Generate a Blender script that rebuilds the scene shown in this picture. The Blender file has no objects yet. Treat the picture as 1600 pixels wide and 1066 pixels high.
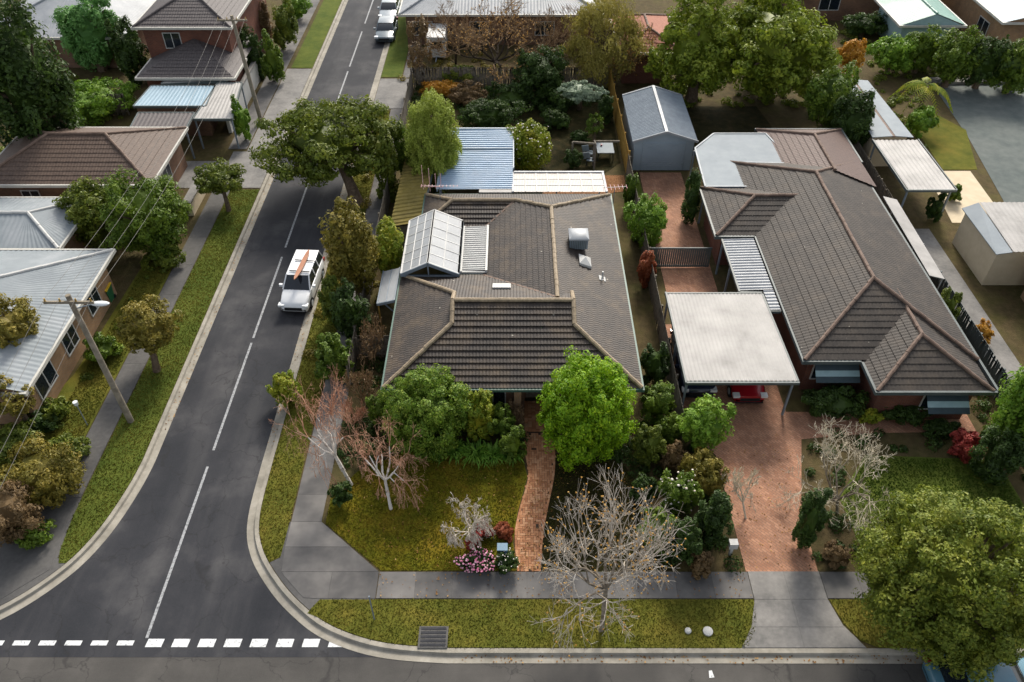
import bpy, math, random
import numpy as np
from mathutils import Vector

# ------------------------------------------------------------------ camera, sky, sun, exposure
SC = bpy.context.scene
CAM_H, PITCH, FPX = 30.0, math.radians(42.6), 1244.0
cam_data = bpy.data.cameras.new('camera')
cam = bpy.data.objects.new('camera', cam_data)
SC.collection.objects.link(cam)
cam.location = (0, 0, CAM_H)
cam.rotation_euler = (math.pi / 2 - PITCH, 0, 0)
cam_data.sensor_width = 36.0
cam_data.lens = 36.0 * FPX / 1600.0
cam_data.clip_end = 3000
cam_data.dof.use_dof = True
cam_data.dof.focus_distance = 41.0
cam_data.dof.aperture_fstop = 0.5
SC.camera = cam

SUN_EL, SUN_AZ = math.radians(37), math.radians(12)      # azimuth from +Y (away from the camera) towards +X
world = bpy.data.worlds.new('World')
SC.world = world
world.use_nodes = True
wn = world.node_tree
sky = wn.nodes.new('ShaderNodeTexSky')
sky.sky_type = 'NISHITA'
sky.sun_disc = False
sky.sun_elevation = SUN_EL
sky.sun_rotation = SUN_AZ
sky.air_density = 1.0
sky.dust_density = 3.0
hs = wn.nodes.new('ShaderNodeHueSaturation')             # a thin bright overcast: the blue is washed out
hs.inputs['Saturation'].default_value = 0.35
wn.links.new(sky.outputs[0], hs.inputs['Color'])
wn.links.new(hs.outputs[0], wn.nodes['Background'].inputs[0])
wn.nodes['Background'].inputs[1].default_value = 0.15
sun_data = bpy.data.lights.new('sun', 'SUN')
sun_data.energy = 2.8
sun_data.angle = math.radians(14)
sun_data.color = (1.0, 0.92, 0.80)
sun = bpy.data.objects.new('sun', sun_data)
SC.collection.objects.link(sun)
sd = Vector((math.sin(SUN_AZ) * math.cos(SUN_EL), math.cos(SUN_AZ) * math.cos(SUN_EL), math.sin(SUN_EL)))
sun.rotation_euler = sd.to_track_quat('Z', 'Y').to_euler()
SC.view_settings.view_transform = 'Standard'
SC.view_settings.look = 'None'
SC.view_settings.gamma = 1
SC.view_settings.exposure = 0.72

# ------------------------------------------------------------------ helpers
random.seed(7)
RNG = np.random.default_rng(11)
CO, SI = math.cos(PITCH), math.sin(PITCH)
WL = {}


def P(px, py, z=0.0):
    """the point at height z seen at a pixel of the 1600-wide photograph"""
    u, v = (px - 800) / FPX, (533 - py) / FPX
    t = (CAM_H - z) / (SI - v * CO)
    return Vector((u * t, (CO + v * SI) * t, z))


def depth(y, z):
    return y * CO + (CAM_H - z) * SI


def lin(c):
    return tuple((x / 255 / 12.92) if x <= 10 else ((x / 255 + 0.055) / 1.055) ** 2.4 for x in c)


def tag(o, label, cat, group=None):
    o['label'] = label
    o['category'] = cat
    if group:
        o['group'] = group
    return o


def thing(name, label, cat, loc=(0, 0, 0), rz=0.0, group=None, local=False):
    o = bpy.data.objects.new(name, None)
    o.empty_display_size = 0.3
    SC.collection.objects.link(o)
    o.location = loc
    o.rotation_euler = (0, 0, rz)
    WL[o.name] = Vector((0, 0, 0)) if local else Vector(loc)
    return tag(o, label, cat, group)


def copy_tree(o, parent=None):
    c = o.copy()
    SC.collection.objects.link(c)
    if parent:
        c.parent = parent
    for ch in list(o.children):
        copy_tree(ch, c)
    return c


class MB:
    """collects geometry and links it as ONE mesh object"""

    def __init__(self):
        self.V, self.L, self.T, self.n = [], [], [], 0

    def add(self, V, F):
        V = np.asarray(V, float).reshape(-1, 3)
        if isinstance(F, np.ndarray):
            self.L.append((F + self.n).ravel())
            self.T.append(np.full(len(F), F.shape[1]))
        else:
            for f in F:
                self.L.append(np.array(f) + self.n)
                self.T.append(np.array([len(f)]))
        self.V.append(V)
        self.n += len(V)
        return self

    def box(self, x0, x1, y0, y1, z0, z1):
        V = [(x, y, z) for z in (z0, z1) for x, y in ((x0, y0), (x1, y0), (x1, y1), (x0, y1))]
        return self.add(V, [(3, 2, 1, 0), (4, 5, 6, 7), (0, 1, 5, 4), (1, 2, 6, 5), (2, 3, 7, 6), (3, 0, 4, 7)])

    def bar(self, p0, p1, w, h, up=(0, 0, 1)):
        p0, p1 = Vector(p0), Vector(p1)
        d = (p1 - p0).normalized()
        s = d.cross(Vector(up))
        if s.length < 1e-4:
            s = d.cross(Vector((1, 0, 0)))
        s.normalize()
        t = s.cross(d)
        V = [p + s * a * w / 2 + t * b * h / 2 for p in (p0, p1) for a, b in ((-1, -1), (1, -1), (1, 1), (-1, 1))]
        return self.add([tuple(v) for v in V],
                        [(3, 2, 1, 0), (4, 5, 6, 7), (0, 1, 5, 4), (1, 2, 6, 5), (2, 3, 7, 6), (3, 0, 4, 7)])

    def prism(self, poly, z0, z1):
        n = len(poly)
        a = sum(poly[i][0] * poly[(i + 1) % n][1] - poly[(i + 1) % n][0] * poly[i][1] for i in range(n))
        if a < 0:
            poly = poly[::-1]
        V = [(p[0], p[1], z0) for p in poly] + [(p[0], p[1], z1) for p in poly]
        F = [tuple(range(n - 1, -1, -1)), tuple(range(n, 2 * n))]
        F += [(i, (i + 1) % n, n + (i + 1) % n, n + i) for i in range(n)]
        return self.add(V, F)

    def sheet(self, poly, z):
        n = len(poly)
        a = sum(poly[i][0] * poly[(i + 1) % n][1] - poly[(i + 1) % n][0] * poly[i][1] for i in range(n))
        if a < 0:
            poly = poly[::-1]
        return self.add([(p[0], p[1], z) for p in poly], [tuple(range(n))])

    def slab(self, quad, t):
        """four 3d corners (counter-clockwise from above) thickened downwards"""
        V = [tuple(q) for q in quad] + [(q[0], q[1], q[2] - t) for q in quad]
        n = len(quad)
        F = [tuple(range(n)), tuple(range(2 * n - 1, n - 1, -1))]
        F += [(i, n + i, n + (i + 1) % n, (i + 1) % n) for i in range(n)]
        return self.add(V, F)

    def frustums(self, P0, P1, R0, R1, n=5, cap=False):
        P0, P1 = np.asarray(P0, float).reshape(-1, 3), np.asarray(P1, float).reshape(-1, 3)
        R0, R1 = np.broadcast_to(np.asarray(R0, float), len(P0)), np.broadcast_to(np.asarray(R1, float), len(P0))
        d = P1 - P0
        d = d / (np.linalg.norm(d, axis=1, keepdims=True) + 1e-9)
        a = np.where(np.abs(d[:, 2:3]) > 0.9, np.array([[1.0, 0, 0]]), np.array([[0, 0, 1.0]]))
        s = np.cross(d, a)
        s /= np.linalg.norm(s, axis=1, keepdims=True) + 1e-9
        t = np.cross(s, d)
        m = len(P0)
        V = np.zeros((m, 2 * n, 3))
        for k in range(n):
            an = 2 * math.pi * k / n
            o = s * math.cos(an) + t * math.sin(an)
            V[:, k] = P0 + o * R0[:, None]
            V[:, n + k] = P1 + o * R1[:, None]
        b = (np.arange(m) * 2 * n)[:, None]
        F = np.concatenate([b + np.array([[k, n + k, n + (k + 1) % n, (k + 1) % n]]) for k in range(n)])
        self.add(V.reshape(-1, 3), F)
        if cap:
            for i in range(m):
                self.L.append(np.arange(n) + self.n - (m - i) * 2 * n)
                self.T.append(np.array([n]))
                self.L.append(np.arange(2 * n - 1, n - 1, -1) + self.n - (m - i) * 2 * n)
                self.T.append(np.array([n]))
        return self

    def tube(self, pts, r, n=6, cap=True):
        pts = [tuple(p) for p in pts]
        r = [r] * len(pts) if np.isscalar(r) else r
        return self.frustums(pts[:-1], pts[1:], r[:-1], r[1:], n, cap)

    def ico(self, c, r, sub=1, jit=0.0):
        V, F = ICO[sub]
        V = V * (1 + jit * RNG.normal(size=(len(V), 1)))
        return self.add(V * np.asarray(r) + np.asarray(c), F)

    def build(self, name, m, parent=None, loc=None, smooth=False, local=False):
        V = np.concatenate(self.V)
        off = Vector((0, 0, 0))
        if parent is not None:
            off = WL[parent.name]
        elif loc is not None and not local:
            off = Vector(loc)
        V = V - np.array(off)
        L, T = np.concatenate(self.L).astype(np.int32), np.concatenate(self.T).astype(np.int32)
        me = bpy.data.meshes.new(name)
        me.vertices.add(len(V))
        me.vertices.foreach_set('co', V.astype(np.float32).ravel())
        me.loops.add(len(L))
        me.loops.foreach_set('vertex_index', L)
        me.polygons.add(len(T))
        me.polygons.foreach_set('loop_start', np.concatenate([[0], np.cumsum(T)[:-1]]).astype(np.int32))
        me.polygons.foreach_set('loop_total', T)
        flat = (m is not None and m.name.startswith(('leaf_', 'twig_', 'flower_', 'bud_', 'grass_', 'verge_b')))
        me.polygons.foreach_set('use_smooth', np.full(len(T), not flat))
        me.update(calc_edges=True)
        me.validate()
        if not flat:
            me.set_sharp_from_angle(angle=math.radians(38))
        if m:
            me.materials.append(m)
        o = bpy.data.objects.new(name, me)
        SC.collection.objects.link(o)
        if parent is not None:
            o.parent = parent
        elif loc is not None:
            o.location = loc
        WL[o.name] = off
        return o


def make_ico(sub):
    t = (1 + 5 ** .5) / 2
    V = [(-1, t, 0), (1, t, 0), (-1, -t, 0), (1, -t, 0), (0, -1, t), (0, 1, t), (0, -1, -t), (0, 1, -t),
         (t, 0, -1), (t, 0, 1), (-t, 0, -1), (-t, 0, 1)]
    V = [np.array(v) / np.linalg.norm(v) for v in V]
    F = [(0, 11, 5), (0, 5, 1), (0, 1, 7), (0, 7, 10), (0, 10, 11), (1, 5, 9), (5, 11, 4), (11, 10, 2), (10, 7, 6),
         (7, 1, 8), (3, 9, 4), (3, 4, 2), (3, 2, 6), (3, 6, 8), (3, 8, 9), (4, 9, 5), (2, 4, 11), (6, 2, 10), (8, 6, 7), (9, 8, 1)]
    for _ in range(sub):
        mid, G = {}, []
        def m(a, b):
            k = (min(a, b), max(a, b))
            if k not in mid:
                v = V[a] + V[b]
                V.append(v / np.linalg.norm(v))
                mid[k] = len(V) - 1
            return mid[k]
        for a, b, c in F:
            x, y, z = m(a, b), m(b, c), m(c, a)
            G += [(a, x, z), (b, y, x), (c, z, y), (x, y, z)]
        F = G
    return np.array(V), np.array(F)


ICO = [make_ico(0), make_ico(1), make_ico(2)]


def struct(name, mb, m):
    o = mb.build(name, m)
    o['kind'] = 'structure'
    return o


# ------------------------------------------------------------------ materials
def newmat(name):
    m = bpy.data.materials.new(name)
    m.use_nodes = True
    nt = m.node_tree
    return m, nt, nt.nodes['Principled BSDF']


def noise_mix(nt, vec, stops, scale, detail=6, rough=0.6, lo=0.3, hi=0.7):
    n = nt.nodes.new('ShaderNodeTexNoise')
    n.inputs['Scale'].default_value = scale
    n.inputs['Detail'].default_value = detail
    n.inputs['Roughness'].default_value = rough
    if vec is not None:
        nt.links.new(vec, n.inputs['Vector'])
    r = nt.nodes.new('ShaderNodeValToRGB')
    e = r.color_ramp.elements
    while len(e) < len(stops):
        e.new(0.5)
    for i, c in enumerate(stops):
        e[i].position = lo + (hi - lo) * i / (len(stops) - 1)
        e[i].color = (*lin(c), 1)
    nt.links.new(n.outputs['Fac'], r.inputs[0])
    return r.outputs[0], n.outputs['Fac']


def mixc(nt, a, b, fac, mode='MIX'):
    m = nt.nodes.new('ShaderNodeMix')
    m.data_type = 'RGBA'
    m.blend_type = mode
    for k, v in ((6, a), (7, b), (0, fac)):
        if hasattr(v, 'is_linked'):
            nt.links.new(v, m.inputs[k])
        else:
            m.inputs[k].default_value = v
    return m.outputs[2]


def pmat(name, stops, scale=3.0, rough=0.8, bump=0.0, bscale=30.0, metal=0.0, spec=0.3, stops2=None, scale2=0.3,
         fac2=0.5, objspace=False, lo=0.3, hi=0.7, trans=0.0):
    m, nt, b = newmat(name)
    if objspace:
        vec = nt.nodes.new('ShaderNodeTexCoord').outputs['Object']
    else:
        vec = nt.nodes.new('ShaderNodeNewGeometry').outputs['Position']
    c, _ = noise_mix(nt, vec, stops, scale, lo=lo, hi=hi)
    if stops2:
        c2, _ = noise_mix(nt, vec, stops2, scale2, detail=4)
        c = mixc(nt, c, c2, fac2)
    nt.links.new(c, b.inputs['Base Color'])
    b.inputs['Roughness'].default_value = rough
    b.inputs['Metallic'].default_value = metal
    b.inputs['Specular IOR Level'].default_value = spec
    if trans:
        b.inputs['Transmission Weight'].default_value = trans
    if bump:
        n = nt.nodes.new('ShaderNodeTexNoise')
        n.inputs['Scale'].default_value = bscale
        n.inputs['Detail'].default_value = 5
        nt.links.new(vec, n.inputs['Vector'])
        bp = nt.nodes.new('ShaderNodeBump')
        bp.inputs['Strength'].default_value = bump
        bp.inputs['Distance'].default_value = 0.05
        nt.links.new(n.outputs['Fac'], bp.inputs['Height'])
        nt.links.new(bp.outputs[0], b.inputs['Normal'])
    return m


def brickmat(name, c1, c2, mortar, bw=0.23, bh=0.086, floor=False, msize=0.012, rot=0.0):
    m, nt, b = newmat(name)
    pos = nt.nodes.new('ShaderNodeNewGeometry').outputs['Position']
    if not floor:
        s = nt.nodes.new('ShaderNodeSeparateXYZ')
        nt.links.new(pos, s.inputs[0])
        ad = nt.nodes.new('ShaderNodeMath')
        nt.links.new(s.outputs[0], ad.inputs[0])
        nt.links.new(s.outputs[1], ad.inputs[1])
        cb = nt.nodes.new('ShaderNodeCombineXYZ')
        nt.links.new(ad.outputs[0], cb.inputs[0])
        nt.links.new(s.outputs[2], cb.inputs[1])
        vec = cb.outputs[0]
    else:
        mp = nt.nodes.new('ShaderNodeMapping')
        mp.inputs['Rotation'].default_value = (0, 0, rot)
        nt.links.new(pos, mp.inputs[0])
        vec = mp.outputs[0]
    t = nt.nodes.new('ShaderNodeTexBrick')
    nt.links.new(vec, t.inputs['Vector'])
    t.inputs['Color1'].default_value = (*lin(c1), 1)
    t.inputs['Color2'].default_value = (*lin(c2), 1)
    t.inputs['Mortar'].default_value = (*lin(mortar), 1)
    t.inputs['Scale'].default_value = 1
    t.inputs['Mortar Size'].default_value = msize
    t.inputs['Brick Width'].default_value = bw
    t.inputs['Row Height'].default_value = bh
    c2_, _ = noise_mix(nt, pos, [(84, 86, 88), (140, 138, 136), (190, 182, 172)], 0.7, detail=8)
    c = mixc(nt, t.outputs['Color'], c2_, 0.55, 'OVERLAY')
    nt.links.new(c, b.inputs['Base Color'])
    b.inputs['Roughness'].default_value = 0.85
    b.inputs['Specular IOR Level'].default_value = 0.2
    return m


def islandmat(name, stops, rough=0.7, spec=0.25, transl=0.0, nscale=0.0, stops2=None, fac2=0.4, bump=0.0):
    """colour varies from one loose piece (leaf, brick, twig) to the next"""
    m, nt, b = newmat(name)
    g = nt.nodes.new('ShaderNodeNewGeometry')
    r = nt.nodes.new('ShaderNodeValToRGB')
    e = r.color_ramp.elements
    while len(e) < len(stops):
        e.new(0.5)
    for i, c in enumerate(stops):
        e[i].position = i / (len(stops) - 1)
        e[i].color = (*lin(c), 1)
    nt.links.new(g.outputs['Random Per Island'], r.inputs[0])
    c = r.outputs[0]
    if stops2:
        c2, _ = noise_mix(nt, g.outputs['Position'], stops2, nscale, detail=3)
        c = mixc(nt, c, c2, fac2)
    nt.links.new(c, b.inputs['Base Color'])
    b.inputs['Roughness'].default_value = rough
    b.inputs['Specular IOR Level'].default_value = spec
    if transl:
        tr = nt.nodes.new('ShaderNodeBsdfTranslucent')
        nt.links.new(c, tr.inputs[0])
        mx = nt.nodes.new('ShaderNodeMixShader')
        mx.inputs[0].default_value = transl
        nt.links.new(b.outputs[0], mx.inputs[1])
        nt.links.new(tr.outputs[0], mx.inputs[2])
        nt.links.new(mx.outputs[0], nt.nodes['Material Output'].inputs[0])
    return m


def leafmat(name, dark, mid, light, alt=None):
    alt = alt or [dark, mid, light]
    return islandmat('leaf_' + name, [dark, mid, mid, light], rough=0.55, spec=0.3, transl=0.3, nscale=0.9,
                     stops2=alt, fac2=0.45)


M = {}
M['soil'] = pmat('soil', [(56, 50, 34), (78, 68, 48), (100, 86, 62)], 2.5, 0.95, 0.6, 14, spec=0.1,
                 stops2=[(58, 66, 28), (76, 66, 44), (86, 84, 42)], scale2=0.35, fac2=0.55)


def asphaltmat(name, stops, stops2, sx, sy):
    m, nt, b = newmat(name)
    pos = nt.nodes.new('ShaderNodeNewGeometry').outputs['Position']
    c, f = noise_mix(nt, pos, stops, 30, detail=8)
    mp = nt.nodes.new('ShaderNodeMapping')
    mp.inputs['Scale'].default_value = (sx, sy, 1)
    nt.links.new(pos, mp.inputs[0])
    c2, _ = noise_mix(nt, mp.outputs[0], stops2, 1.0, detail=6, lo=.32, hi=.68)
    c3, _ = noise_mix(nt, pos, stops2, .35, detail=7, lo=.38, hi=.66)
    c = mixc(nt, mixc(nt, c, c2, .5), c3, .4)
    v = nt.nodes.new('ShaderNodeTexVoronoi')
    v.feature = 'DISTANCE_TO_EDGE'
    v.inputs['Scale'].default_value = .45
    wp = nt.nodes.new('ShaderNodeTexNoise')
    wp.inputs['Scale'].default_value = 1.3
    wp.inputs['Detail'].default_value = 5
    nt.links.new(pos, wp.inputs['Vector'])
    ad = nt.nodes.new('ShaderNodeVectorMath')
    ad.operation = 'MULTIPLY_ADD'
    ad.inputs[1].default_value = (1.6, 1.6, 0)
    nt.links.new(wp.outputs['Color'], ad.inputs[0])
    nt.links.new(pos, ad.inputs[2])
    nt.links.new(ad.outputs[0], v.inputs['Vector'])
    r = nt.nodes.new('ShaderNodeMapRange')
    r.inputs['From Max'].default_value = .014
    r.inputs['To Min'].default_value = .55
    r.inputs['To Max'].default_value = 0
    nt.links.new(v.outputs['Distance'], r.inputs['Value'])
    c = mixc(nt, c, (*lin((34, 34, 35)), 1), r.outputs[0])
    nt.links.new(c, b.inputs['Base Color'])
    b.inputs['Roughness'].default_value = .88
    b.inputs['Specular IOR Level'].default_value = .25
    return m


M['asphalt'] = asphaltmat('asphalt', [(34, 35, 39), (45, 46, 50), (62, 62, 64)], [(32, 35, 40), (49, 50, 54), (84, 83, 83)], .55, .07)
M['asphalt_old'] = asphaltmat('asphalt_old', [(58, 57, 55), (70, 68, 66), (84, 82, 79)], [(56, 55, 53), (72, 70, 67), (96, 93, 89)], .07, .55)
M['court'] = pmat('court', [(72, 80, 80), (90, 96, 95), (106, 111, 108)], 1.4, 0.9, spec=0.2, stops2=[(74, 84, 82), (106, 110, 106)], scale2=0.25)
M['concrete'] = pmat('concrete', [(104, 103, 100), (120, 118, 115), (136, 133, 129)], 6, 0.9, 0.15, 40, spec=0.2,
                     stops2=[(84, 84, 83), (118, 116, 113), (142, 139, 135)], scale2=0.7, fac2=0.55)
M['concrete_dark'] = pmat('concrete_dark', [(74, 73, 72), (86, 85, 83), (98, 96, 94)], 5, 0.9, 0.15, 40, spec=0.2,
                          stops2=[(66, 66, 66), (100, 98, 96)], scale2=0.5, fac2=0.5)
M['kerb'] = pmat('kerb', [(140, 136, 126), (158, 153, 142), (172, 168, 158)], 4, 0.9, spec=0.2,
                 stops2=[(84, 80, 70), (126, 121, 110), (158, 152, 140)], scale2=0.8, fac2=0.55)
M['paint'] = pmat('road_paint', [(110, 112, 114), (188, 190, 191), (204, 206, 206)], 12, 0.7, lo=0.3, hi=0.5)
M['paint_worn'] = pmat('worn_road_paint', [(70, 71, 73), (122, 124, 126), (150, 152, 154)], 9, 0.75, lo=0.3, hi=0.55)
M['grass'] = pmat('verge_grass', [(74, 80, 26), (98, 98, 34), (124, 114, 46)], 1.3, 0.95, 0.8, 35, spec=0.1,
                  stops2=[(58, 70, 26), (88, 90, 36), (120, 104, 48)], scale2=0.35, fac2=0.55)
M['grass_green'] = pmat('green_grass', [(62, 74, 26), (82, 90, 34), (104, 106, 44)], 1.3, 0.95, 0.8, 35, spec=0.1,
                        stops2=[(54, 76, 26), (88, 98, 40)], scale2=0.35, fac2=0.55)
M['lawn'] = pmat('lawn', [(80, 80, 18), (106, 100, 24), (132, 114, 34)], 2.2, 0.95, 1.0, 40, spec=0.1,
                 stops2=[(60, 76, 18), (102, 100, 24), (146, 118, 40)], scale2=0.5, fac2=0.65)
M['lawn_dark'] = pmat('lawn_dark', [(32, 32, 16), (46, 44, 22), (64, 54, 32)], 1.6, 0.95, 1.0, 40, spec=0.1)  # dark brownish ground, with the shade of the trees put into the colour
M['bark'] = pmat('bark_mulch', [(96, 66, 44), (132, 94, 64), (160, 120, 86)], 12, 0.95, 0.8, 40, spec=0.1)


def tilemat(name, stops, stops2, rough, spec, lichen=.012):
    m, nt, b = newmat(name)
    pos = nt.nodes.new('ShaderNodeNewGeometry').outputs['Position']
    c, _ = noise_mix(nt, pos, stops, 9)
    c2, _ = noise_mix(nt, pos, stops2, .9, detail=6)
    c = mixc(nt, c, c2, .5)
    v = nt.nodes.new('ShaderNodeTexVoronoi')
    v.inputs['Scale'].default_value = 3.1
    nt.links.new(pos, v.inputs['Vector'])
    r = nt.nodes.new('ShaderNodeValToRGB')
    e = r.color_ramp.elements
    e[0].color, e[1].color = (.32, .32, .32, 1), (.68, .66, .62, 1)
    nt.links.new(v.outputs['Color'], r.inputs[0])
    c = mixc(nt, c, r.outputs[0], .55, 'OVERLAY')
    w = nt.nodes.new('ShaderNodeTexVoronoi')
    w.inputs['Scale'].default_value = 1.1
    nt.links.new(pos, w.inputs['Vector'])
    q = nt.nodes.new('ShaderNodeMapRange')
    q.inputs['From Min'].default_value = lichen * 2.2
    q.inputs['From Max'].default_value = lichen * 3.4
    q.inputs['To Min'].default_value = .7
    q.inputs['To Max'].default_value = 0
    nt.links.new(w.outputs['Distance'], q.inputs['Value'])
    c = mixc(nt, c, (*lin((176, 170, 156)), 1), q.outputs[0])
    nt.links.new(c, b.inputs['Base Color'])
    b.inputs['Roughness'].default_value = rough
    b.inputs['Specular IOR Level'].default_value = spec
    return m


M['tile'] = tilemat('roof_tile', [(38, 34, 32), (52, 46, 42), (72, 63, 55)], [(36, 34, 33), (54, 47, 42), (92, 78, 60)], .6, .3, .018)
M['tile_red'] = pmat('roof_tile_red', [(72, 57, 52), (86, 67, 60), (98, 77, 69)], 7, 0.65, spec=0.45)
M['tile_n'] = tilemat('roof_tile_neighbour', [(48, 44, 41), (58, 53, 49), (70, 64, 58)], [(44, 41, 39), (60, 55, 51), (78, 69, 60)], .65, .25, .01)
M['tile_brown'] = pmat('roof_tile_brown', [(70, 56, 48), (82, 66, 56), (94, 77, 65)], 5, 0.66, spec=0.4)
M['tile_purple'] = pmat('roof_tile_purple', [(64, 59, 60), (75, 69, 69), (86, 79, 77)], 5, 0.66, spec=0.4)
M['cap'] = pmat('ridge_cap', [(112, 99, 80), (134, 119, 97), (154, 138, 114)], 6, 0.65, spec=0.4)
M['cap_red'] = pmat('ridge_cap_red', [(92, 76, 66), (106, 88, 77), (120, 102, 90)], 3, 0.75, spec=0.3)
M['green_gutter'] = pmat('gutter', [(56, 84, 74), (70, 98, 88)], 2, 0.5)
M['gutter'] = pmat('pale_gutter', [(170, 168, 160), (188, 186, 178)], 2, 0.5)
M['gutter_dark'] = pmat('dark_gutter', [(70, 78, 78), (84, 92, 92)], 2, 0.5)
M['brick'] = brickmat('brick_wall', (116, 84, 66), (136, 100, 78), (120, 108, 96))
M['brick_red'] = brickmat('red_brick_wall', (112, 66, 52), (128, 78, 62), (110, 92, 84))
M['brick_tan'] = brickmat('tan_brick_wall', (158, 122, 86), (172, 136, 100), (150, 136, 120))
M['paver'] = brickmat('red_pavers', (160, 116, 92), (184, 140, 114), (132, 106, 92), 0.24, 0.12, True, 0.01, math.radians(45))
M['path_brick'] = islandmat('path_bricks', [(150, 100, 70), (178, 126, 90), (196, 144, 106), (214, 170, 132)], 0.85, 0.2,
                            nscale=1.2, stops2=[(120, 80, 60), (160, 110, 78), (186, 136, 100)])
M['mortar'] = pmat('path_mortar', [(60, 48, 40), (78, 62, 50)], 8, 0.95)
M['render'] = pmat('cream_render', [(182, 168, 142), (196, 182, 156)], 1.5, 0.85)
M['white'] = pmat('white_paint', [(172, 172, 169), (186, 186, 183)], 2, 0.55)
M['white_roof'] = pmat('white_sheet_roof', [(136, 134, 131), (150, 148, 145), (162, 159, 156)], 0.8, 0.6, spec=0.3,
                       stops2=[(112, 109, 106), (150, 147, 143), (168, 164, 160)], scale2=0.7, fac2=0.5)
M['grey_roof'] = pmat('grey_sheet_roof', [(128, 132, 136), (142, 146, 150), (156, 158, 160)], 0.8, 0.5, spec=0.4)
M['pale_roof'] = pmat('pale_metal_roof', [(112, 119, 124), (124, 131, 135), (138, 143, 147)], 0.6, 0.7, spec=0.3)
M['blue_roof'] = pmat('blue_sheet_roof', [(124, 148, 170), (136, 160, 182), (148, 168, 186)], 1.2, 0.45, spec=0.45,
                      stops2=[(122, 146, 168), (138, 160, 180), (148, 156, 166)], scale2=0.5, fac2=0.4)
M['blue_grey'] = pmat('blue_grey_steel', [(134, 148, 158), (148, 160, 170)], 0.8, 0.5)
M['moss_roof'] = pmat('mossy_sheet_roof', [(104, 94, 48), (132, 118, 62), (150, 134, 84)], 3, 0.85, spec=0.2,
                      stops2=[(86, 80, 50), (140, 124, 64)], scale2=0.9, fac2=0.5)
M['pane_roof'] = pmat('polycarbonate', [(140, 144, 148), (150, 154, 157), (160, 163, 165)], 1.0, 0.5, spec=0.5,
                      stops2=[(140, 140, 140), (160, 163, 165)], scale2=0.6, fac2=0.4)
M['pane_white'] = pmat('white_polycarbonate', [(144, 138, 131), (154, 149, 143), (162, 158, 153)], 1.0, 0.45, spec=0.4,
                       stops2=[(148, 122, 110), (154, 150, 145), (160, 158, 155)], scale2=0.7, fac2=0.5)
M['pane_smoke'] = pmat('grey_polycarbonate', [(122, 130, 136), (136, 144, 149)], 1.0, 0.7, spec=0.25)
M['green_roof'] = pmat('green_sheet_roof', [(104, 140, 128), (120, 156, 144)], 1, 0.5)
M['sky_roof'] = pmat('pale_blue_roof', [(128, 152, 166), (142, 164, 178)], 1, 0.45)
M['terracotta'] = pmat('terracotta_tiles', [(142, 92, 74), (160, 108, 88)], 4, 0.8)
M['steel'] = pmat('grey_steel', [(104, 114, 124), (122, 132, 140)], 2, 0.5)
M['timber'] = pmat('grey_timber', [(92, 88, 80), (112, 106, 96), (130, 122, 110)], 5, 0.9, 0.3, 20, spec=0.1)
M['timber_gold_sunlit'] = pmat('golden_sunlit_timber', [(130, 100, 44), (154, 122, 58), (170, 138, 72)], 4, 0.85, spec=0.2)  # gold of post and trunk; on the back fence it stands for sunlight
M['pole'] = pmat('pole_timber', [(112, 104, 92), (132, 124, 110), (150, 140, 126)], 3, 0.9, 0.2, 20, spec=0.1)
M['wire'] = pmat('wire', [(88, 86, 82), (104, 102, 98)], 2, 0.7)
M['dark'] = pmat('dark_void', [(22, 22, 24), (32, 32, 34)], 2, 0.8)
M['rubber'] = pmat('tyre_rubber', [(22, 22, 23), (30, 30, 31)], 5, 0.85, objspace=True)
M['glass'] = pmat('window_glass', [(24, 30, 36), (34, 42, 50)], 1, 0.08, spec=0.7)
M['awning'] = pmat('awning_canvas', [(130, 156, 160), (148, 172, 176)], 2, 0.7)
M['awning_dark'] = pmat('awning_stripe', [(48, 62, 68), (58, 72, 78)], 2, 0.7)
M['car_white'] = pmat('white_car_paint', [(214, 216, 218), (222, 224, 226)], 1, 0.2, spec=0.6, objspace=True)
M['car_red'] = pmat('red_car_paint', [(140, 16, 30), (152, 20, 34)], 1, 0.2, spec=0.6, objspace=True)
M['car_navy'] = pmat('navy_car_paint', [(26, 34, 52), (32, 42, 62)], 1, 0.2, spec=0.6, objspace=True)
M['car_teal'] = pmat('teal_car_paint', [(74, 112, 130), (84, 124, 140)], 1, 0.2, spec=0.6, objspace=True)
M['car_grey'] = pmat('grey_car_paint', [(92, 104, 112), (104, 116, 122)], 1, 0.2, spec=0.6, objspace=True)
M['car_silver'] = pmat('silver_car_paint', [(150, 160, 166), (164, 172, 178)], 1, 0.2, spec=0.6, objspace=True)
M['lamp'] = pmat('lamp_lens', [(200, 204, 206), (220, 224, 226)], 1, 0.15, spec=0.6, objspace=True)
M['tail'] = pmat('tail_lens', [(130, 20, 20), (150, 30, 28)], 1, 0.2, spec=0.6, objspace=True)
M['orange_board'] = pmat('orange_board', [(150, 100, 72), (166, 114, 84)], 2, 0.4, objspace=True)
M['pink_metal'] = pmat('antenna_metal', [(206, 150, 150), (220, 186, 184)], 3, 0.4)
M['bin_green'] = pmat('bin_green', [(34, 84, 52), (42, 96, 60)], 2, 0.5)
M['bin_yellow'] = pmat('bin_lid_yellow', [(196, 160, 40), (208, 172, 52)], 2, 0.5)
M['box_blue'] = pmat('letterbox_blue', [(84, 112, 132), (98, 126, 146)], 2, 0.4)
M['chair'] = pmat('chair_fabric', [(110, 120, 126), (126, 136, 142)], 4, 0.8)
M['trunk'] = pmat('trunk', [(78, 66, 54), (98, 84, 70), (118, 104, 88)], 6, 0.95, 0.5, 25, spec=0.1)
M['trunk_dark'] = pmat('trunk_dark', [(48, 42, 36), (62, 54, 46)], 6, 0.95, 0.5, 25, spec=0.1)
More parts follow.
